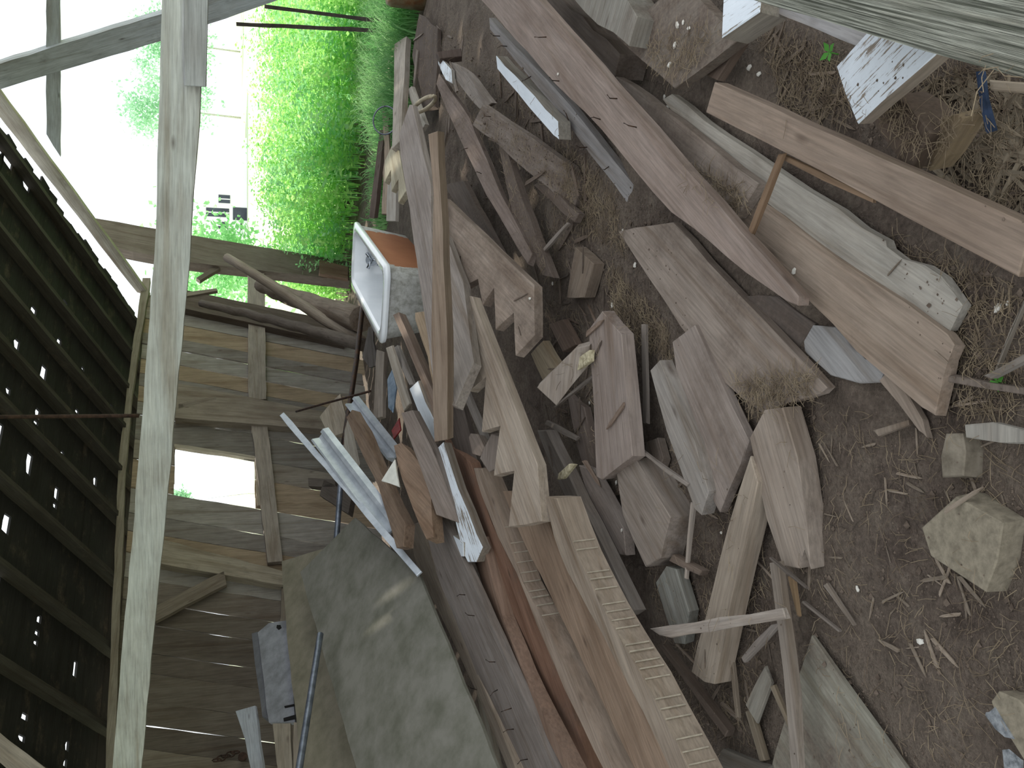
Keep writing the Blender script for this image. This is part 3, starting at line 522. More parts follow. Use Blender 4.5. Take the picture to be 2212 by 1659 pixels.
stick('thin stick slanting away from the edge board', (1375, 968), (1484, 1048), 8, 0.11)
stick('short straight stick near the grey rail', (1178, 912), (1245, 948), 9, 0.10)
stick('pale upright sliver above the greenish-grey stub', (1495, 1085), (1479, 1250), 8, 0.06, '9a8c7d', 4)
stick('narrow upright lath left of the edge board', (1389, 700), (1393, 915), 9, 0.06)
stick('thin twig beside the sawn grey block', (1197, 880), (1278, 812), 5, 0.13)
stick('short stick lying between two soil-covered planks', (1172, 542), (1226, 482), 6, 0.10)
stick('curved grey twig near the brown batten', (2148, 800), (2225, 620), 5, 0.03, '8b8070', 3, 'twig', 'twig')
stick('tapered sliver on the bare earth by the lower sheet', (1780, 1262), (1842, 1352), 9, 0.02, '85786a', 3)
stick('dark twig crossing above the long narrow lath', (1660, 1205), (1738, 1270), 4, 0.12, '5c5046', 3, 'twig', 'twig')
stick('bent twig right of the long narrow lath', (1730, 1300), (1810, 1364), 5, 0.02, '7d7064', 4, 'twig', 'twig')
stick('thin upright stick on the dark dirt at the bottom', (1578, 1425), (1591, 1550), 6, 0.04, '7a6a55')
stick('stubby round stick at the bottom beside the flat offcut', (1614, 1535), (1646, 1645), 11, 0.04, '7a6c55', t=0.02)
stick('frayed stick running into the long narrow lath', (1666, 1482), (1708, 1580), 9, 0.05, '85775f', 6)
stick('orange-brown leaf-like sliver beside the long lath', (1706, 1245), (1722, 1330), 12, 0.03, '8f6f42', 3, 'bark_sliver', 'bark')
stick('dark round stick below the pale sliver', (1448, 1205), (1512, 1238), 16, 0.06, '6a5849', 12, t=0.03)
# plaster ribs across the studs' near edges
def ribs(o, edge, n, hgt):
    rm = plain('rib_plaster', 'ada291', 0.9, 0, 0.2, 40); M = o.matrix_world.copy(); Mi = M.inverted(); nn = M.to_3x3() @ Vector((0, 0, 1))
    P = [Mi @ atp(x, y, M.translation, nn) for x, y in edge]; Ls = [0]
    for i in range(len(P) - 1): Ls.append(Ls[-1] + (P[i + 1] - P[i]).length)
    bm = bmesh.new(); bmesh.ops.create_cube(bm, size=1.0)
    for v in bm.verts: v.co = Vector((v.co.x * 0.0045 + v.co.z * 0.004, v.co.y * 0.008, v.co.z * hgt))
    mesh = bpy.data.meshes.new('plaster_rib'); bm.to_mesh(mesh); bm.free(); k = 0
    for j in range(n):
        l = Ls[-1] * (j + 0.5) / n
        while Ls[k + 1] < l: k += 1
        p = P[k].lerp(P[k + 1], (l - Ls[k]) / (Ls[k + 1] - Ls[k]))
        if R.random() < 0.15: continue
        ob('plaster_rib', mesh, rm, o, M @ Matrix.Translation((p.x + R.uniform(-.006, .006), p.y, -hgt * 0.55)))
bpy.context.view_layer.update()
ribs(fst, [(1070, 1095), (1096, 1159), (1129, 1258), (1172, 1337)], 13, 0.075); ribs(hst, [(1232, 1160), (1245, 1195), (1300, 1310), (1387, 1460), (1503, 1690)], 27, 0.085)
# ================================================================ bathtub
ENAMEL = plain('enamel', 'f3f6f8', 0.12, 0, 0.04, 4, 'e9edf0', 0); ENAMEL.node_tree.nodes['Principled BSDF'].inputs['Specular IOR Level'].default_value = 0.6
CHROME = plain('chrome', 'c8ccd2', 0.15, 1.0, 0.2, 20, None, 0)
def tub_outer_mat():
    m, t, b = nt('tub_outside'); v = mapping(t, (1, 1, 1), rnd=False)
    sp = N(t, 'ShaderNodeSeparateXYZ'); L(t, v, sp.inputs[0]); n = noi(t, v, 6, 5, 0.7)
    ad = N(t, 'ShaderNodeMath', operation='MULTIPLY_ADD'); ad.inputs[1].default_value = 0.35; L(t, n, ad.inputs[0]); L(t, sp.outputs[0], ad.inputs[2])
    cop = mix(t, n, lin('b07a58'), lin('915c40')); gr = ramp(t, noi(t, v, 25, 6, 0.7), [(0.35, lin('9a9890')), (0.6, lin('c8c8c4'))])
    a1 = ramp(t, ad.outputs[0], [(0.0, g3(0)), (0.001, g3(0))])
    r1 = N(t, 'ShaderNodeMath', operation='GREATER_THAN'); r1.inputs[1].default_value = TUB_C0; L(t, ad.outputs[0], r1.inputs[0])
    r2 = N(t, 'ShaderNodeMath', operation='LESS_THAN'); r2.inputs[1].default_value = TUB_C1; L(t, ad.outputs[0], r2.inputs[0])
    mu = N(t, 'ShaderNodeMath', operation='MULTIPLY'); L(t, r1.outputs[0], mu.inputs[0]); L(t, r2.outputs[0], mu.inputs[1])
    L(t, mix(t, mu.outputs[0], gr, cop), b.inputs['Base Color']); b.inputs['Roughness'].default_value = 0.6; return m
TZ = 0.62
q = [atlevel(*p, TZ) for p in ((755, 457), (826, 572), (833, 757), (766, 640))]    # far right, near right, near left, far left
cen = sum(q, Vector()) / 4; ax = ((q[0] + q[3]) - (q[1] + q[2])).normalized(); ay = Vector((-ax.y, ax.x, 0))
tl = ((q[0] + q[3]) / 2 - (q[1] + q[2]) / 2).length; tw = (abs((q[0] - q[3]).dot(ay)) + abs((q[1] - q[2]).dot(ay))) / 2
TUB_C0, TUB_C1 = -0.40 * tl + 0.17, 0.33 * tl + 0.17
print('TUB', tl, tw, cen)
tub = bpy.data.objects.new('bathtub', None); COL.objects.link(tub)
MT = Matrix((ax, ay, Vector((0, 0, 1)))).transposed().to_4x4(); gz = gnd(cen.x, cen.y); MT.translation = Vector((cen.x, cen.y, gz)); tub.matrix_world = MT
tag(tub, 'white enamel bathtub with copper-brown outside resting on the boards', 'bathtub')
def rr(l, w_, r, n=6):
    o = []
    for cx, cy, a0 in ((l / 2 - r, w_ / 2 - r, 0), (-l / 2 + r, w_ / 2 - r, 90), (-l / 2 + r, -w_ / 2 + r, 180), (l / 2 - r, -w_ / 2 + r, 270)):
        for i in range(n + 1):
            a = math.radians(a0 + 90 * i / n); o.append((cx + r * math.cos(a), cy + r * math.sin(a)))
    return o
def loft(name, rings, mat, parent, cap=False):
    bm = bmesh.new(); vr = [[bm.verts.new(p) for p in rg] for rg in rings]; n = len(vr[0])
    for i in range(len(vr) - 1):
        for j in range(n): bm.faces.new((vr[i][j], vr[i][(j + 1) % n], vr[i + 1][(j + 1) % n], vr[i + 1][j]))
    if cap: bm.faces.new(vr[-1])
    bmesh.ops.recalc_face_normals(bm, faces=bm.faces)
    me = bpy.data.meshes.new(name); bm.to_mesh(me); bm.free()
    for f in me.polygons: f.use_smooth = True
    o = ob(name, me, mat, parent); return o
def ring(l, w_, r, z): return [(x, y, z) for x, y in rr(l, w_, r)]
hz = TZ - gz
bpy.context.view_layer.update()
loft('rim', [ring(tl, tw, .09, hz - .03), ring(tl + .012, tw + .012, .095, hz - .012), ring(tl, tw, .09, hz), ring(tl - .10, tw - .10, .10, hz + .004), ring(tl - .13, tw - .13, .10, hz - .012)], ENAMEL, tub)
loft('basin', [ring(tl - .13, tw - .13, .10, hz - .012), ring(tl - .16, tw - .15, .12, hz - .12), ring(tl - .26, tw - .2, .14, hz - .32), ring(tl - .40, tw - .3, .15, hz - .38)], ENAMEL, tub, True)
loft('outer_shell', [ring(tl - .03, tw - .03, .09, hz - .026), ring(tl - .05, tw - .05, .10, hz - .10), ring(tl - .12, tw - .12, .13, hz - .36), ring(tl - .34, tw - .28, .15, hz - .42)], tub_outer_mat(), tub, True)
for nm, z, r in (('overflow_plate', hz - .13, .045), ('drain_lever', hz - .20, .03)):
    me = rod_mesh(nm, [Vector((tl / 2 - .12, 0.02, z)), Vector((tl / 2 - .085, 0.02, z))], [r, r * .8], 16); o = ob(nm, me, CHROME, tub)
    for k in range(3):
        a = k * 2.1 + .4; me2 = rod_mesh('spoke', [Vector((tl / 2 - .13, 0.02, z)), Vector((tl / 2 - .13, 0.02 + r * 1.5 * math.cos(a), z + r * 1.5 * math.sin(a)))], [.008, .014], 8); ob('spoke', me2, CHROME, o)
for sx in (-1, 1):
    for sy in (-1, 1):
        x, y = sx * (tl / 2 - .32), sy * (tw / 2 - .2); me = rod_mesh('foot', [Vector((x, y, -.03)), Vector((x, y, hz - .40))], [.035, .05], 8); ob('foot', me, MATS.get('stone') or SOIL, tub)
# ================================================================ leaning sheets and metal at the left
PLY = plain('plywood_mouldy', '807d74', 0.9, 0, 0.2, 5, '656458', 0.15)
ref1 = [(905, 1240, 4.75), (1075, 1659, 3.55), (650, 1240, 6.0)]
slab3('plywood_sheet', 'big mouldy plywood sheet leaning in front with sun spots', 'plywood', [(1088, 1690), (905, 1240), (766, 1118), (648, 1236), (690, 1380), (778, 1690)], ref1, 0.018, '7c7564', mat=PLY)
slab3('plywood_sheet', 'second plywood sheet standing behind the big front one', 'plywood', [(800, 1690), (720, 1180), (608, 1212), (622, 1400), (655, 1690)], [(905, 1240, 5.4), (1075, 1659, 4.1), (610, 1240, 6.5)], 0.018, '7a7466', mat=plain('plywood_old', '827b6b', 0.9, 0, 0.2, 7, '6c6757', 0.15))
IRON = plain('black_iron', '2e2a29', 0.5, 0.6, 0.3, 30, '4a3426'); RUST = plain('rust', '4b382e', 0.8, 0.2, 0.35, 30, '2c211c'); ALU = plain('aluminium', 'c6cbd1', 0.4, 0.4, 0.12, 10, 'aab0b8', 0.05)
STEEL = plain('grey_steel', '7d8390', 0.4, 0.6, 0.2, 14, '5a5f69', 0.05)
rod('metal_pole', 'blue-grey pole standing between the two plywood sheets', 'pole', [atd(692, 1370, 5.0), atd(640, 1700, 4.15)], 0.018, STEEL)
pan = bpy.data.objects.new('dented_sheet_metal', None); COL.objects.link(pan); tag(pan, 'dented grey metal panel with slots standing by the back wall', 'metal panel')
GREY = plain('grey_paint', '8c8d92', 0.6, 0.1, 0.15, 9, '6f6f72', 0.1)
refp = [(560, 1360, 6.3), (640, 1560, 5.5), (640, 1340, 6.2)]
pf = slab3('panel_face', '', '', [(637, 1560), (634, 1490), (620, 1340), (580, 1346), (556, 1366), (570, 1470), (580, 1560)], refp, 0.03, '8c8d92', mat=GREY, parent=pan)
slab3('panel_flange', '', '', [(566, 1548), (556, 1470), (543, 1368), (556, 1364), (570, 1470), (580, 1552)], [(560, 1360, 6.34), (640, 1560, 5.54), (640, 1340, 6.24)], 0.06, '6c6c70', mat=plain('grey_paint2', '66666a', 0.7, 0.1, 0.2, 9), parent=pan)
DARK = plain('dark_slot', '1c1a19', 0.9)
for p4 in ([(614, 1525), (638, 1520), (639, 1524), (615, 1529)], [(612, 1551), (640, 1543), (641, 1552), (613, 1558)]): slab3('slot', '', '', p4, [(x, y, d - .006) for x, y, d in refp], 0.004, '1c1a19', mat=DARK, parent=pan)
slab3('panel_hole', '', '', [(598, 1350), (606, 1350), (608, 1356), (602, 1360), (597, 1356)], [(x, y, d - .006) for x, y, d in refp], 0.004, '1c1a19', mat=DARK, parent=pan)
slab3('leaning_board', 'pale bluish board leaning on the dark wall near the chain', 'board', [(550, 1524), (572, 1690), (547, 1690), (530, 1600), (508, 1536)], [(550, 1524, 6.0), (572, 1680, 5.5), (508, 1536, 6.1)], 0.02, 'a7abb0', dirt=0)
slab3('stacked_board', 'old board standing below the dented metal panel', 'board', [(627, 1562), (632, 1690), (604, 1690), (588, 1562)], [(627, 1562, 5.45), (632, 1690, 5.1), (590, 1562, 5.5)], 0.02, '82796c', dirt=0.05)
slab3('stacked_board', 'narrow old board between metal panel and blue-grey pole', 'board', [(650, 1562), (648, 1690), (632, 1690), (634, 1560)], [(650, 1562, 5.3), (648, 1690, 5.0), (634, 1562, 5.35)], 0.02, '8a8072', dirt=0.05)
# rusty chain with a round end hanging on the wall
ch = bpy.data.objects.new('rusty_chain', None); COL.objects.link(ch); tag(ch, 'rusty chain with a round disc hanging on the dark wall', 'chain')
for i in range(5):
    c = wall_at(468 + i * 10, 1642 - i * 4.2, 0.05)
    pts = [c + wdir * (0.022 * math.cos(a)) * (1.0 if i % 2 else 0.5) + Vector((0, 0, 0.034 * math.sin(a))) for a in [k * math.pi / 4 for k in range(9)]]
    ob('link', rod_mesh('link', pts, [0.006] * 9, 6), RUST, ch)
c = wall_at(524, 1636, 0.06); ob('disc', rod_mesh('disc', [c, c + wn * 0.02], [0.035, 0.035], 16), RUST, ch)
# gutters and strips of white metal
def channel(name, label, A, Bp, w_, h, up_hint):
    x = (Bp - A).normalized(); n = (up_hint - x * up_hint.dot(x)).normalized(); M = frame((A + Bp) / 2, x, n); l = (Bp - A).length / 2
    prof = [(-w_ / 2, h * .2), (-w_ / 2, h), (-w_ / 2 + .012, h), (-w_ * .2, h * .25), (w_ * .05, h * .25), (w_ * .1, h * .6), (w_ * .3, h * .6), (w_ / 2, 0.0), (w_ / 2 - .004, -.004), (-w_ / 2, h * .05)]
    bm = bmesh.new(); a = [bm.verts.new((-l, y, z)) for y, z in prof]; b = [bm.verts.new((l, y, z)) for y, z in prof]; k = len(prof)
    for i in range(k): bm.faces.new((a[i], a[(i + 1) % k], b[(i + 1) % k], b[i]))
    bm.faces.new(a); bm.faces.new(b[::-1]); bmesh.ops.recalc_face_normals(bm, faces=bm.faces); me = bpy.data.meshes.new(name); bm.to_mesh(me); bm.free()
    return tag(ob(name, me, ALU, None, M), label, 'gutter')
toc = Vector((0.2, -0.75, 0.65))
channel('metal_gutter', 'wide white metal gutter leaning across the plywood edge', atd(697, 940, 5.75), atd(852, 1143, 5.02), 0.125, 0.05, toc)
channel('metal_gutter', 'shorter white metal gutter beside the rough brown timber', atd(766, 868, 6.3), atd(858, 985, 5.7), 0.10, 0.05, toc)
bar('metal_strip', 'long thin white metal strip running along the plywood edge', 'metal strip', atd(609, 895, 6.1), atd(906, 1240, 4.68), 0.035, 0.012, 'b9c4d4', mat=ALU)
slab3('rough_timber', 'rough brown timber with a pointed end over the metal gutter', 'timber', [(760, 885), (785, 927), (812, 993), (842, 1062), (875, 1131), (871, 1181), (856, 1184), (840, 1125), (818, 1050), (780, 975), (748, 902)], [(760, 885, 5.9), (871, 1181, 4.72), (748, 902, 5.95)], 0.06, '7b6858', 0.15)
slab3('sunlit_block', 'chamfered light brown block with bright sunlit edge', 'block', [(866, 956), (905, 998), (928, 1036), (936, 1160), (920, 1164), (905, 1130), (880, 1065), (860, 1005), (850, 962)], [(866, 956, 5.05), (936, 1160, 4.35), (850, 962, 5.1)], 0.07, '887260', 0.05)
# pipes and poles in front of the back wall
rod('iron_pipe', 'black iron pipe standing upright beside the bathtub', 'pipe', [atd(784, 655, 7.9), atd(770, 780, 7.4), atd(742, 965, 6.7)], 0.022, IRON)
rod('steel_pipe', 'grey steel pipe in line with the black pipe', 'pipe', [atd(742, 965, 6.65), atd(726, 1176, 6.1)], 0.02, STEEL)
rod('thin_rod', 'thin rusty rod crossing behind the bathtub end', 'rod', [atd(640, 889, 7.4), atd(700, 872, 7.0), atd(800, 845, 6.5)], 0.009, RUST)
rod('hanging_rod', 'straight rusty rod hanging from the roof beside the beam', 'rod', [atd(-40, 901, 5.4), atd(300, 898, 5.6)], 0.012, RUST)
OLD = wood(0.1)
rod('leaning_pole', 'bare grey pole leaning across the open bay', 'pole', [atd(490, 556, 9.4), atd(780, 738, 8.0)], 0.045, OLD, 0.055, 0.008, color=lin('857a6d'))
rod('leaning_log', 'thick barkless log leaning under the open bay', 'log', [atd(562, 615, 9.4), atd(640, 645, 9.0), atd(780, 690, 8.0)], 0.07, OLD, 0.12, 0.012, color=lin('7c7064'))
rod('sagging_pole', 'dark sagging pole in front of the board wall', 'pole', [atd(435, 655, 9.6), atd(585, 690, 9.0), atd(790, 746, 7.7)], 0.04, OLD, 0.06, 0.01, color=lin('5e554d'))
slab3('old_board', 'pale board standing under the bathtub end', 'board', [(830, 760), (826, 900), (806, 905), (813, 755)], [(830, 760, 6.6), (826, 900, 6.2), (813, 760, 6.7)], 0.03, '8f857a', dirt=0.05)
slab3('ragged_board', 'dark board with ragged edge left of the bathtub', 'board', [(806, 710), (812, 790), (798, 795), (782, 772), (796, 705)], [(806, 710, 7.2), (800, 790, 7.0), (785, 770, 7.1)], 0.02, '55504c', dirt=0.0, rough=0.015)
slab3('grey_slab', 'grey board scrap standing behind the gutters', 'board', [(735, 850), (755, 930), (712, 945), (690, 900), (722, 862)], [(735, 850, 7.2), (755, 930, 6.8), (690, 900, 7.1)], 0.02, '8f8577', dirt=0.05)
slab3('tall_board', 'light narrow board between the pipe and the gutter', 'board', [(752, 900), (772, 1000), (756, 1040), (740, 1000), (744, 930)], [(752, 900, 6.6), (772, 1000, 6.3), (744, 930, 6.6)], 0.02, 'a39c90', dirt=0.05)
slab3('red_scrap', 'small piece of red metal in the jumble', 'scrap', [(862, 902), (866, 928), (850, 948), (845, 930)], [(862, 902, 6.2), (866, 928, 6.1), (845, 930, 6.15)], 0.01, '8a2b28', mat=plain('red_paint', '8f2c2a', 0.4, 0, 0.3, 20))
slab3('blue_scrap', 'crumpled pale blue metal scrap under the thin batten', 'scrap', [(850, 790), (856, 840), (848, 892), (838, 880), (836, 820)], [(850, 790, 6.4), (848, 892, 6.15), (836, 820, 6.4)], 0.01, '9ab0c8', mat=plain('blue_metal', 'a9bacb', 0.3, 0.5, 0.3, 14, '7288a0'), rough=0.01)
# wall foot clutter behind the gutters
for p4, lab in (([(700, 1035), (760, 1070), (752, 1110), (690, 1070)], 'dark crate end low against the back wall'), ([(665, 1032), (722, 1035), (724, 1052), (666, 1050)], 'short dark board jutting from the back wall')):
    slab3('wall_clutter', lab, 'board', p4, [(700, 1040, 7.3), (755, 1080, 6.9), (690, 1070, 7.2)], 0.05, '544c45', dirt=0.1)
# oval wooden ring, wire loop, rusty drum
c = atz(916, 226, 0.20); a = atz(897, 243, 0.20) - c
e1 = a.normalized(); e2 = (Vector((0, -.5, .85)) - e1 * Vector((0, -.5, .85)).dot(e1)).normalized()
pts = [c + e1 * (a.length * math.cos(k * math.pi / 12)) + e2 * (0.045 * math.sin(k * math.pi / 12)) for k in range(25)]
tag(ob('oval_ring', rod_mesh('oval_ring', pts, [0.014] * 25, 8), plain('pale_wood', 'b7aa92', 0.7)), 'pale oval wooden ring lying on dirt by the grained board', 'ring')
c = atz(832, 260, 0.26); pts = [c + Vector((0.11 * math.cos(k * math.pi / 12), 0.05 * math.sin(k * math.pi / 12), 0.085 * math.sin(k * math.pi / 12))) for k in range(25)]
tag(ob('wire_loop', rod_mesh('wire_loop', pts, [0.006] * 25, 6), STEEL), 'loop of bright wire standing against the weeds', 'wire loop')
dc = atz(918, -16, 0.0); bm_r = 0.14
drum = bpy.data.objects.new('rusty_drum', None); COL.objects.link(drum); tag(drum, 'rusty brown metal can at the edge of the grass', 'can'); drum.location = dc; bpy.context.view_layer.update()
DR = plain('drum_rust', '7a5638', 0.6, 0.4, 0.35, 9, '8d8a70', 0.2)
prof = [(0, .0), (bm_r * .94, 0), (bm_r, .02), (bm_r, .09), (bm_r * 1.03, .10), (bm_r, .11), (bm_r, .26), (bm_r * .9, .30), (bm_r * .4, .32)]
o = loft('can_body', [[(r * math.cos(t * math.pi / 12), r * math.sin(t * math.pi / 12), z) for t in range(24)] for r, z in prof[1:]], DR, drum, True)
o = ob('can_neck', rod_mesh('can_neck', [Vector((0, 0, .31)), Vector((0, 0, .36))], [.05, .05], 12), DR, drum)
# ================================================================ outside: house, stakes, weeds, trees
house = bpy.data.objects.new('farmhouse', None); COL.objects.link(house); tag(house, 'white farmhouse far across the yard with dark windows', 'house')
HD = 62.0
WH = plain('white_siding', 'fafafa', 0.7, 0, 0.03, 1, 'f6f6f6', 0); GLS = plain('dark_glass', '4a505c', 0.15, 0, 0.3, 0.5, None, 0)
def hq(x0, x1, y0, y1, d): return [atd(x0, y0, d), atd(x1, y0, d), atd(x1, y1, d), atd(x0, y1, d)]
hc = atd(480, 459, HD); HG = -0.1
hn = Vector((0, -1, 0))
def hbox(name, xa, xb, ya, yb, za, zb, mat, par):
    V = [(x, y, z) for z in (za, zb) for y in (ya, yb) for x in (xa, xb)]
    me = bpy.data.meshes.new(name); me.from_pydata(V, [], [(0, 2, 3, 1), (4, 5, 7, 6), (0, 1, 5, 4), (2, 6, 7, 3), (0, 4, 6, 2), (1, 3, 7, 5)]); return ob(name, me, mat, par)
def hwin(x0, x1, y0, y1):
    P = [atp(x, y, Vector((0, hc.y, 0)), hn) for x in (x0, x1) for y in (y0, y1)]; xs = [p.x for p in P]; zs = [p.z for p in P]; return min(xs), max(xs), min(zs), max(zs)
hx0, hx1, _, hz1 = hwin(425, 560, 300, 640)
hbox('house_wall', hx0, hx1, hc.y, hc.y + 8, HG, hz1, WH, house)
me = bpy.data.meshes.new('house_roof'); ym = hc.y + 4
me.from_pydata([(hx0 - .05, hc.y - .05, hz1), (hx1 + .05, hc.y - .05, hz1), (hx1 + .05, hc.y + 8.4, hz1), (hx0 - .05, hc.y + 8.4, hz1), (hx0 - .05, ym, hz1 + 2.2), (hx1 + .05, ym, hz1 + 2.2)], [], [(0, 1, 5, 4), (2, 3, 4, 5), (0, 4, 3), (1, 2, 5), (0, 3, 2, 1)])
ob('house_roof', me, plain('house_roof', 'e4e6e8', 0.5, 0, 0.03, 2, None, 0), house)
for b in ((472, 497, 422, 438), (445, 495, 451, 467), (471, 493, 480, 495), (503, 543, 450, 475), (519, 523, 479, 497)):
    a0, a1, b0, b1 = hwin(*b); wo = hbox('window', a0, a1, hc.y - .04, hc.y + .02, b0, b1, GLS, house)
    if b[1] - b[0] > 20 and b[0] < 500: hbox('curtain', a0 + (a1 - a0) * .42, a0 + (a1 - a0) * .54, hc.y - .07, hc.y - .05, b0, b1, WH, wo)
TP = plain('stake_metal', '4d4640', 0.6, 0.3, 0.3, 20)
def outz(px, py, d): p = atd(px, py, d); return p
for (a, b, lab) in (((511, 52), (803, 65), 'tall dark fence stake standing clear in the weeds'), ((572, 14), (675, 27), 'second fence stake half hidden in the weeds')):
    P = atd(*a, 8.2); Q = atd(*b, 8.2); d = (Q - P).normalized(); Q = P + d * ((P.z + 0.1) / -d.z)
    bar('fence_stake', lab, 'stake', P, Q, 0.035, 0.03, '4d4640', mat=TP)
# one stem with leaves is a point list; the stand of weeds is a single uncountable growth
import numpy as np
RN = np.random.default_rng(5)
def leaf_cloud(name, bases, mat, label, cat, mode):
    V = []; Fc = []
    def quad(c, d, wv, l):
        i = len(V); V.extend([c, c + d * l * .5 + wv, c + d * l, c + d * l * .5 - wv]); Fc.append((i, i + 1, i + 2, i + 3))
    for (x, y, h, sp) in bases:
        if mode == 'grass':
            for _ in range(int(sp)):
                a = RN.uniform(0, 6.28); bx = x + RN.normal(0, .06); by = y + RN.normal(0, .06); l = h * RN.uniform(.6, 1.2); lean = RN.uniform(.15, .75) * l
                p0 = np.array([bx, by, -.05]); dirv = np.array([math.cos(a), math.sin(a), 0]); wv = np.array([-dirv[1], dirv[0], 0]) * RN.uniform(.004, .009); i = len(V)
                for k in range(5):
                    t = k / 4; c = p0 + dirv * lean * t ** 2 + np.array([0, 0, l * (t - .35 * t ** 3)]); ww = wv * (1 - t * .9); V.extend([c - ww, c + ww])
                for k in range(4): Fc.append((i + 2 * k, i + 2 * k + 1, i + 2 * k + 3, i + 2 * k + 2))
        else:
            ns = RN.integers(2, 5)
            for _ in range(ns):
                a = RN.uniform(0, 6.28); tilt = RN.uniform(0, .22); top = np.array([x + math.cos(a) * tilt * h, y + math.sin(a) * tilt * h, h * RN.uniform(.75, 1.1)]); b0 = np.array([x, y, -.05]); i = len(V)
                s_ = np.array([.004, 0, 0]); V.extend([b0 - s_, b0 + s_, top]); Fc.append((i, i + 1, i + 2))
                nl = int(sp * h)
                for _ in range(nl):
                    t = RN.uniform(.15, 1) ** .75; c = b0 + (top - b0) * t + RN.normal(0, .05, 3) * (1.2 - t * .6); d = RN.normal(0, 1, 3); d[2] = abs(d[2]) * .4 - .1; d /= np.linalg.norm(d)
                    w0 = np.cross(d, RN.normal(0, 1, 3)); w0 /= np.linalg.norm(w0); l = RN.uniform(.04, .11) * (1.15 - .5 * t); quad(c, d, w0 * l * RN.uniform(.16, .3), l)
    me = bpy.data.meshes.new(name); me.from_pydata([tuple(map(float, v)) for v in V], [], Fc); o = ob(name, me, mat)
    o['label'] = label; o['category'] = cat; o['kind'] = 'stuff'; return o
LEAF = leaf_mat('weed_leaf', '92d466', 'c8f29c', .55); LEAF2 = leaf_mat('weed_leaf_dark', '86c884', 'b8e6ac', .55); GRS = leaf_mat('grass_blade', '5f9c58', '9cc888', .5)
bs = []; bs2 = []; gs = []
for _ in range(900):
    px = RN.uniform(560, 850); u = RN.uniform(1010, 1700); d = RN.uniform(8.9, 13.5); x = (u - 829.5) / F * d; y = d * 1.0 + RN.uniform(-.2, .2)
    p = Vector((x, y, 0)); t = (p - E1).dot(wdir)
    if t < 0.55: continue
    h = (0.75 + 0.06 * (d - 8.9)) * RN.uniform(.75, 1.25) * (1.0 if u > 1180 else .82)
    (bs if RN.random() < .6 else bs2).append((x, y, h, 38))
for _ in range(420):
    u = RN.uniform(1180, 1720); d = RN.uniform(7.4, 9.2) ; x = (u - 829.5) / F * d; y = d * .99
    if u < 1350 and d < 8.6: continue
    gs.append((x, y, .5 if u > 1380 else .35, 16))
leaf_cloud('weeds', bs, LEAF, 'dense stand of bright green leafy weeds outside the barn', 'weeds', 'leaf')
leaf_cloud('tall_weeds', bs2, LEAF2, 'darker green leafy weeds growing among the bright ones', 'weeds', 'leaf')
leaf_cloud('long_grass', gs, GRS, 'long arching grass at the foot of the weeds', 'grass', 'grass')
def tree(name, label, base, h, r, n, mat, ls=.35, lo=.35):
    root = bpy.data.objects.new(name, None); COL.objects.link(root); root.location = base; tag(root, label, 'tree'); bpy.context.view_layer.update()
    ob('trunk', rod_mesh('trunk', [Vector((0, 0, -.1)), Vector((.1, 0, h * .35)), Vector((0, .1, h * .7))], [r * .03, r * .025, r * .01], 8), plain('bark', 'c9c8c0', 0.9), root)
    V = []; Fc = []
    lob = [np.array([RN.normal(0, r * .4), RN.normal(0, r * .4), h * RN.uniform(lo, .95)]) for _ in range(14)]
    for _ in range(n):
        c = lob[RN.integers(14)] + RN.normal(0, r * .22, 3); d = RN.normal(0, 1, 3); d /= np.linalg.norm(d); w0 = np.cross(d, RN.normal(0, 1, 3)); w0 /= np.linalg.norm(w0); l = ls * RN.uniform(.6, 1.3); i = len(V)
        V.extend([c, c + d * l * .5 + w0 * l * .28, c + d * l, c + d * l * .5 - w0 * l * .28]); Fc.append((i, i + 1, i + 2, i + 3))
    me = bpy.data.meshes.new('foliage'); me.from_pydata([tuple(map(float, v)) for v in V], [], Fc); ob('foliage', me, mat, root)
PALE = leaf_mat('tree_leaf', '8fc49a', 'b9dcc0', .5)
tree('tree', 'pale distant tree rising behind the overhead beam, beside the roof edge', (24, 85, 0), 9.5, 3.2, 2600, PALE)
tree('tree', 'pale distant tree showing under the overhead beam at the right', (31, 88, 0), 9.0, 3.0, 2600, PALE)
tree('shrub', 'green shrub growing outside behind the open wall bay', (E1 + wdir * 2.0 - wn * 1.2).to_2d().to_3d(), 2.3, .9, 3500, LEAF2, .09)
tree('shrub', 'low shrub outside showing through the open bay by the log', (E1 + wdir * .3 - wn * 1.6).to_2d().to_3d(), 1.1, .7, 2500, LEAF, .09)
pw = wall_at(383, 1060); dw = (pw - CAM).normalized(); pt = CAM + dw * 22
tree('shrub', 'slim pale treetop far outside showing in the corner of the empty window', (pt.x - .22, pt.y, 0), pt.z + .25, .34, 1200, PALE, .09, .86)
# ================================================================ scatter on the rubble
bpy.context.view_layer.update()
VV = []; FF = []; FO = []
for o in list(COL.objects):
    if o.type != 'MESH' or o.get('kind') == 'stuff': continue
    if o.parent in (wall, roof, gable, house, beam) or o.name.startswith(('ground', 'foliage', 'trunk', 'tie_', 'fence')): continue
    k = len(VV); M = o.matrix_world; VV.extend([M @ v.co for v in o.data.vertices]); FF.extend([tuple(k + i for i in p.vertices) for p in o.data.polygons]); FO.extend([o] * len(o.data.polygons))
BV = BVHTree.FromPolygons(VV, FF)
def hit(px, py):
    r = ray(px, py).normalized(); p, n, i, d = BV.ray_cast(CAM, r); 
    if p is None: return None, None
    if n.dot(r) > 0: n = -n
    hit.obj = FO[i]
    return p, n
def inpoly(x, y, P):
    c = False
    for i in range(len(P)):
        (a, b), (d, e) = P[i], P[i - 1]
        if (b > y) != (e > y) and x < (d - a) * (y - b) / (e - b) + a: c = not c
    return c
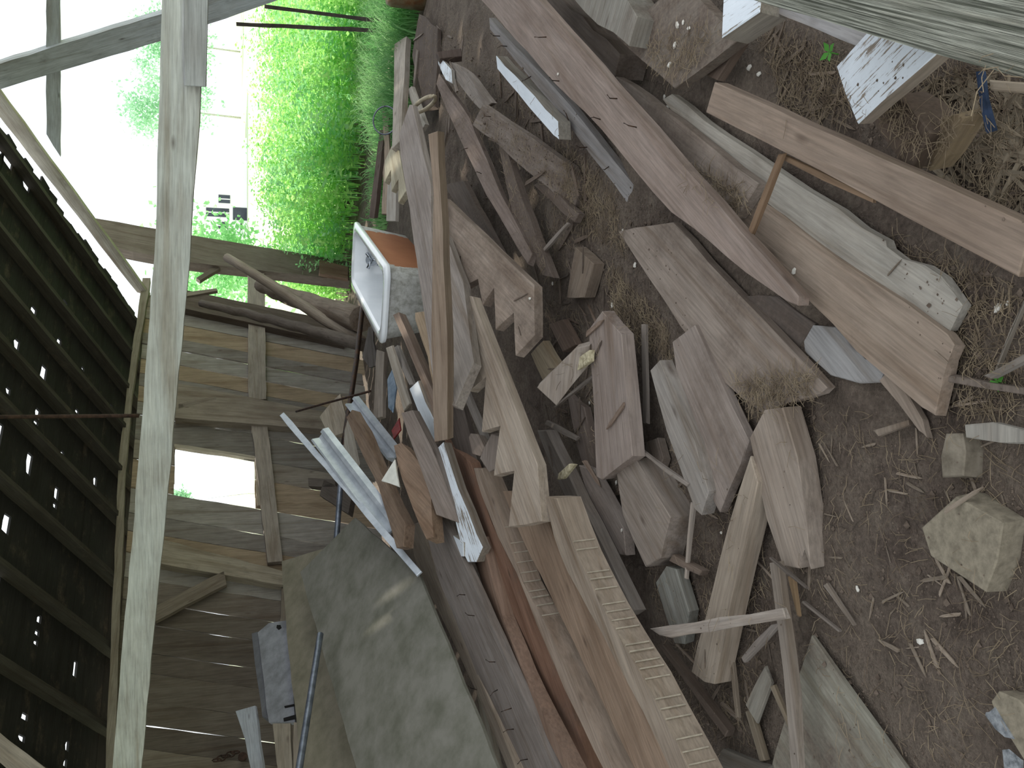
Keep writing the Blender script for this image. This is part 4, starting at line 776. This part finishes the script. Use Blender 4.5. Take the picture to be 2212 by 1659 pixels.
def sample(P):
    xs = [p[0] for p in P]; ys = [p[1] for p in P]
    for _ in range(200):
        x = R.uniform(min(xs), max(xs)); y = R.uniform(min(ys), max(ys))
        if inpoly(x, y, P): return x, y
STRAW_R = [([(1580, 820), (1780, 800), (1720, 900), (1640, 900)], 220), ([(1310, 560), (1440, 700), (1460, 780), (1330, 720)], 380), ([(1460, 330), (1620, 420), (1590, 470), (1480, 400)], 200),
 ([(1200, 290), (1330, 420), (1360, 560), (1230, 470)], 420), ([(1380, 80), (1560, 60), (1500, 150), (1440, 180)], 120), ([(1640, 60), (1800, 120), (1880, 240), (1700, 260)], 260), ([(1860, 230), (2100, 120), (2212, 160), (2212, 480), (2100, 420)], 420),
 ([(1900, 500), (2212, 620), (2212, 900), (2080, 900), (2060, 640)], 240), ([(1640, 850), (2212, 950), (2212, 1659), (1800, 1659)], 260), ([(1430, 950), (1620, 1000), (1680, 1300), (1600, 1659), (1450, 1500), (1400, 1200)], 420), ([(1000, 120), (1200, 200), (1300, 450), (1200, 640), (1000, 300)], 520), ([(1180, 640), (1300, 700), (1290, 1000), (1210, 1000)], 220), ([(880, 40), (1050, 60), (1000, 280), (900, 200)], 200)]
SV = []; SF = []
def straw(p, n, l, w_):
    a = R.uniform(0, 6.28); t = n.orthogonal().normalized(); d = t * math.cos(a) + n.cross(t) * math.sin(a); sd = n.cross(d) * w_; i = len(SV); q0 = p + n * 0.003
    b = sd.normalized() * R.uniform(-.25, .25) * l; mid = q0 + d * l / 2 + b * .5 + n * R.uniform(.002, .012); en = q0 + d * l + n * R.uniform(0, .012)
    for c in (q0, mid, en): SV.extend([c - sd, c + sd, c + n * w_ * 1.4])
    for k in (0, 3):
        SF.extend([(i + k, i + k + 1, i + k + 4, i + k + 3), (i + k + 1, i + k + 2, i + k + 5, i + k + 4), (i + k + 2, i + k, i + k + 3, i + k + 5)])
for P, n in STRAW_R:
    for _ in range(int(n * 2.6)):
        p, nn = hit(*sample(P))
        if p and nn.z > 0.35 and (hit.obj is floor or hit.obj.name.startswith(('dirt', 'straw', 'rotten', 'flat_b', 'soil', 'shred', 'dirty')) or R.random() < .15): straw(p, nn, R.uniform(.02, .065), R.uniform(.0004, .0009))
me = bpy.data.meshes.new('straw'); me.from_pydata(SV, [], SF); so = ob('straw', me, plain('straw', '8b7c66', 0.8, 0, 0.3, 9, '5c4e40', 0)); so['label'] = 'fine straw and needles strewn over the rubble'; so['category'] = 'straw'; so['kind'] = 'stuff'
# crumbs of soil
CV = []; CF = []
AREA = [[(1620, 880), (2212, 900), (2212, 1659), (1720, 1659)], [(1200, 280), (1460, 480), (1500, 760), (1330, 720)], [(900, 40), (1250, 200), (1250, 640), (1000, 400)], [(1400, 1000), (1640, 1050), (1700, 1659), (1500, 1600)], [(1600, 40), (2212, 180), (2212, 500), (1860, 300)], [(1900, 500), (2212, 620), (2212, 900), (2050, 880)]]
for P in AREA:
    for _ in range(1500):
        p, nn = hit(*sample(P))
        if not p or nn.z < .4 or (hit.obj is not floor and hit.obj.name.split('.')[0] not in ('dirt_plank', 'dirty_board') and R.random() < .93): continue
        r = R.uniform(.0015, .0045) if R.random() < .95 else R.uniform(.005, .012); i = len(CV)
        for d in ((1, 0, 0), (0, 1, 0), (-1, 0, 0), (0, -1, 0), (0, 0, .8), (0, 0, -.6)): CV.append(p + Vector((d[0] * R.uniform(.6, 1.2), d[1] * R.uniform(.6, 1.2), d[2])) * r + nn * r * .3)
        for a, b in ((0, 1), (1, 2), (2, 3), (3, 0)): CF.append((i + a, i + b, i + 4)); CF.append((i + b, i + a, i + 5))
me = bpy.data.meshes.new('soil_crumbs'); me.from_pydata(CV, [], CF); so = ob('soil_crumbs', me, plain('crumb', '6e6156', 0.95, 0, 0.3, 30, '4c4138', 0)); so['label'] = 'loose crumbs of soil over the dirt'; so['category'] = 'soil'; so['kind'] = 'stuff'
# splinters and chips, one by one
def splinter_mesh(k):
    l = 1.0; w_ = R.uniform(.04, .11); pts = [(-.5, -w_ * .5), (-.2, -w_ * .55), (.3, -w_ * .45), (.5, -w_ * .05), (.28, w_ * .4), (.1, w_ * .42), (-.4, w_ * .5), (-.46, w_ * .2)]
    bm = bmesh.new(); a = [bm.verts.new((x, y + R.uniform(-.01, .01), .04)) for x, y in pts]; b = [bm.verts.new((x, y, 0)) for x, y in pts]; bm.faces.new(a); bm.faces.new(b[::-1]); n = len(pts)
    for i in range(n): bm.faces.new((a[i], b[i], b[(i + 1) % n], a[(i + 1) % n]))
    bmesh.ops.recalc_face_normals(bm, faces=bm.faces); me = bpy.data.meshes.new('wood_splinter'); bm.to_mesh(me); bm.free(); me.materials.append(wood(0.1)); return me
SM = [splinter_mesh(i) for i in range(6)]
def lay(me, name, px, py, ln, ang, color, label, cat, group, lift=.002):
    p, n = hit(px, py)
    if not p or n.z < .25 or (name == 'wood_splinter' and hit.obj is not floor and R.random() < .8): return
    t = Vector((math.cos(ang), math.sin(ang), 0)); t = (t - n * t.dot(n)).normalized(); M = frame(p + n * lift, t, n)
    o = ob(name, me, None, None, M @ Matrix.Diagonal((ln, ln, ln, 1)), color); tag(o, label, cat, group)
SPL = [([(2000, 190), (2212, 180), (2212, 480), (2040, 420)], 60, .05, .15, '8d7c60', 'yellowish splinter of rotten wood in the heap beside the blue strip', 'splinters in the shredded heap'),
 ([(1650, 60), (1790, 140), (1840, 270), (1700, 250)], 16, .05, .14, '7d6a55', 'splinter among straw between white post and white board', 'splinters by the white board'),
 ([(1420, 1000), (1620, 1100), (1690, 1340), (1600, 1659), (1480, 1420)], 26, .05, .17, '8a7764', 'splinter on dark dirt around the straight stud', 'splinters around the straight stud'),
 ([(1640, 880), (2180, 960), (2200, 1500), (1760, 1350)], 30, .03, .10, '8d7b66', 'small wood chip on the bare earth by the stone block', 'chips on the bare earth'),
 ([(1900, 520), (2200, 640), (2200, 900), (2060, 880)], 16, .05, .13, '88755f', 'splinter near the ends of the split plank', 'splinters by the split plank'),
 ([(1000, 120), (1190, 220), (1320, 480), (1220, 640), (1050, 400)], 26, .07, .22, '6f5c4c', 'dull splinter in the dirt around the mottled plank', 'splinters around the mottled plank'),
 ([(1180, 640), (1290, 660), (1400, 900), (1300, 1200), (1220, 1000)], 20, .07, .2, '7d6552', 'splinter in the gaps around the short thick plank', 'splinters around the short thick plank'),
 ([(860, 40), (1010, 60), (980, 300), (880, 160)], 16, .10, .3, '87786a', 'splinter on the dirt near the rusty can', 'splinters near the rusty can'),
 ([(1060, 560), (1300, 560), (1420, 780), (1180, 1000), (1120, 700)], 40, .05, .16, '6b5a4c', 'dull splinter in the dirt between stringers and short thick plank', 'splinters below the stringers')]
for P, n, l0, l1, c, lab, grp in SPL:
    for _ in range(int(n * 1.7)):
        x, y = sample(P); kb = R.uniform(.65, 1.15); cc = [v * kb for v in wcol(c)[:3]] + [1]
        lay(R.choice(SM), 'wood_splinter', x, y, R.uniform(l0, l1), R.uniform(0, 6.28), cc, lab, 'splinter', grp)
# white flakes
bm = bmesh.new(); bmesh.ops.create_icosphere(bm, subdivisions=1, radius=.5)
for v in bm.verts: v.co = Vector((v.co.x * R.uniform(.7, 1.3), v.co.y * R.uniform(.5, .9), v.co.z * .4))
fm = bpy.data.meshes.new('white_flake'); bm.to_mesh(fm); bm.free(); fm.materials.append(plain('flake', 'd5d0c6', 0.8, 0, 0.1, 40))
for (x, y) in [(1448, 140), (1465, 55), (1478, 48), (1490, 62), (1444, 232), (1437, 210), (1460, 97), (1580, 848), (1347, 497), (1373, 573), (1324, 660), (2160, 665), (2180, 655), (1333, 1042), (1330, 1090), (1275, 870), (1345, 1145), (1560, 1150), (1620, 146), (1641, 160), (1207, 160), (1146, 645), (1195, 612), (1990, 1385), (1855, 1272), (1717, 586)]:
    lay(fm, 'white_flake', x, y, R.uniform(.014, .03), R.uniform(0, 6), None, 'tiny whitish flake lying on the rubble', 'flake', 'white flakes on the rubble', .004)
# bent nails in the boards
NM = rod_mesh('nail', [Vector((0, 0, -.01)), Vector((0, 0, .03)), Vector((.012, 0, .045))], [.0022, .002, .002], 6); NM.materials.append(IRON)
for (x, y, nm) in [(1297, 258, 'long_plank'), (1333, 213, 'long_plank'), (1208, 175, 'long_plank'), (1375, 275, 'long_plank'), (1180, 80, 'long_plank'), (1268, 318, 'grey_board'), (1228, 260, 'grey_board'), (1147, 165, 'grey_board'), (1095, 100, 'grey_board'), (1080, 78, 'grey_board'), (1315, 360, 'grey_board'), (1060, 252, 'dirt_plank'), (1010, 320, 'mottled_plank'), (1040, 375, 'mottled_plank'), (1005, 1285, 'stack_board.001'), (1025, 1330, 'stack_board.001'), (1070, 1430, 'stack_board.001'), (1075, 1490, 'stack_board.001'), (1105, 1530, 'stack_board.001'), (1110, 1575, 'stack_board.001'), (1140, 1640, 'stack_board.001'), (1030, 1490, 'stack_board')]:
    p, n = hit(x, y); par = bpy.data.objects.get(nm)
    if p and par:
        ob('nail', NM, None, par, frame(p, Vector((R.uniform(-1, 1), R.uniform(-1, 1), 0)), n) @ Matrix.Rotation(R.uniform(-.5, .5), 4, 'X'))
# seedlings
def seedling(px, py, label, sz_):
    p, n = hit(px, py)
    if not p: return
    root = bpy.data.objects.new('seedling', None); COL.objects.link(root); root.location = p; tag(root, label, 'seedling'); bpy.context.view_layer.update()
    G = leaf_mat('seedling_leaf', '4f9a3a', '79c25a', .4)
    ob('stem', rod_mesh('stem', [Vector((0, 0, -.005)), Vector((.003, 0, sz_))], [.002, .0015], 6), G, root)
    for k in range(4):
        a = k * 1.57 + .4; d = Vector((math.cos(a), math.sin(a), .25)); wv = Vector((-math.sin(a), math.cos(a), 0)); b = Vector((.003, 0, sz_)); l = sz_ * 1.1
        me = bpy.data.meshes.new('leaf'); me.from_pydata([b, b + d * l * .45 + wv * l * .3, b + d * l, b + d * l * .45 - wv * l * .3], [], [(0, 1, 2, 3)]); ob('leaf', me, G, root)
seedling(2172, 827, 'tiny bright green seedling beside the brown batten', .022)
seedling(1812, 118, 'small dark green sprig beside the white board', .03)
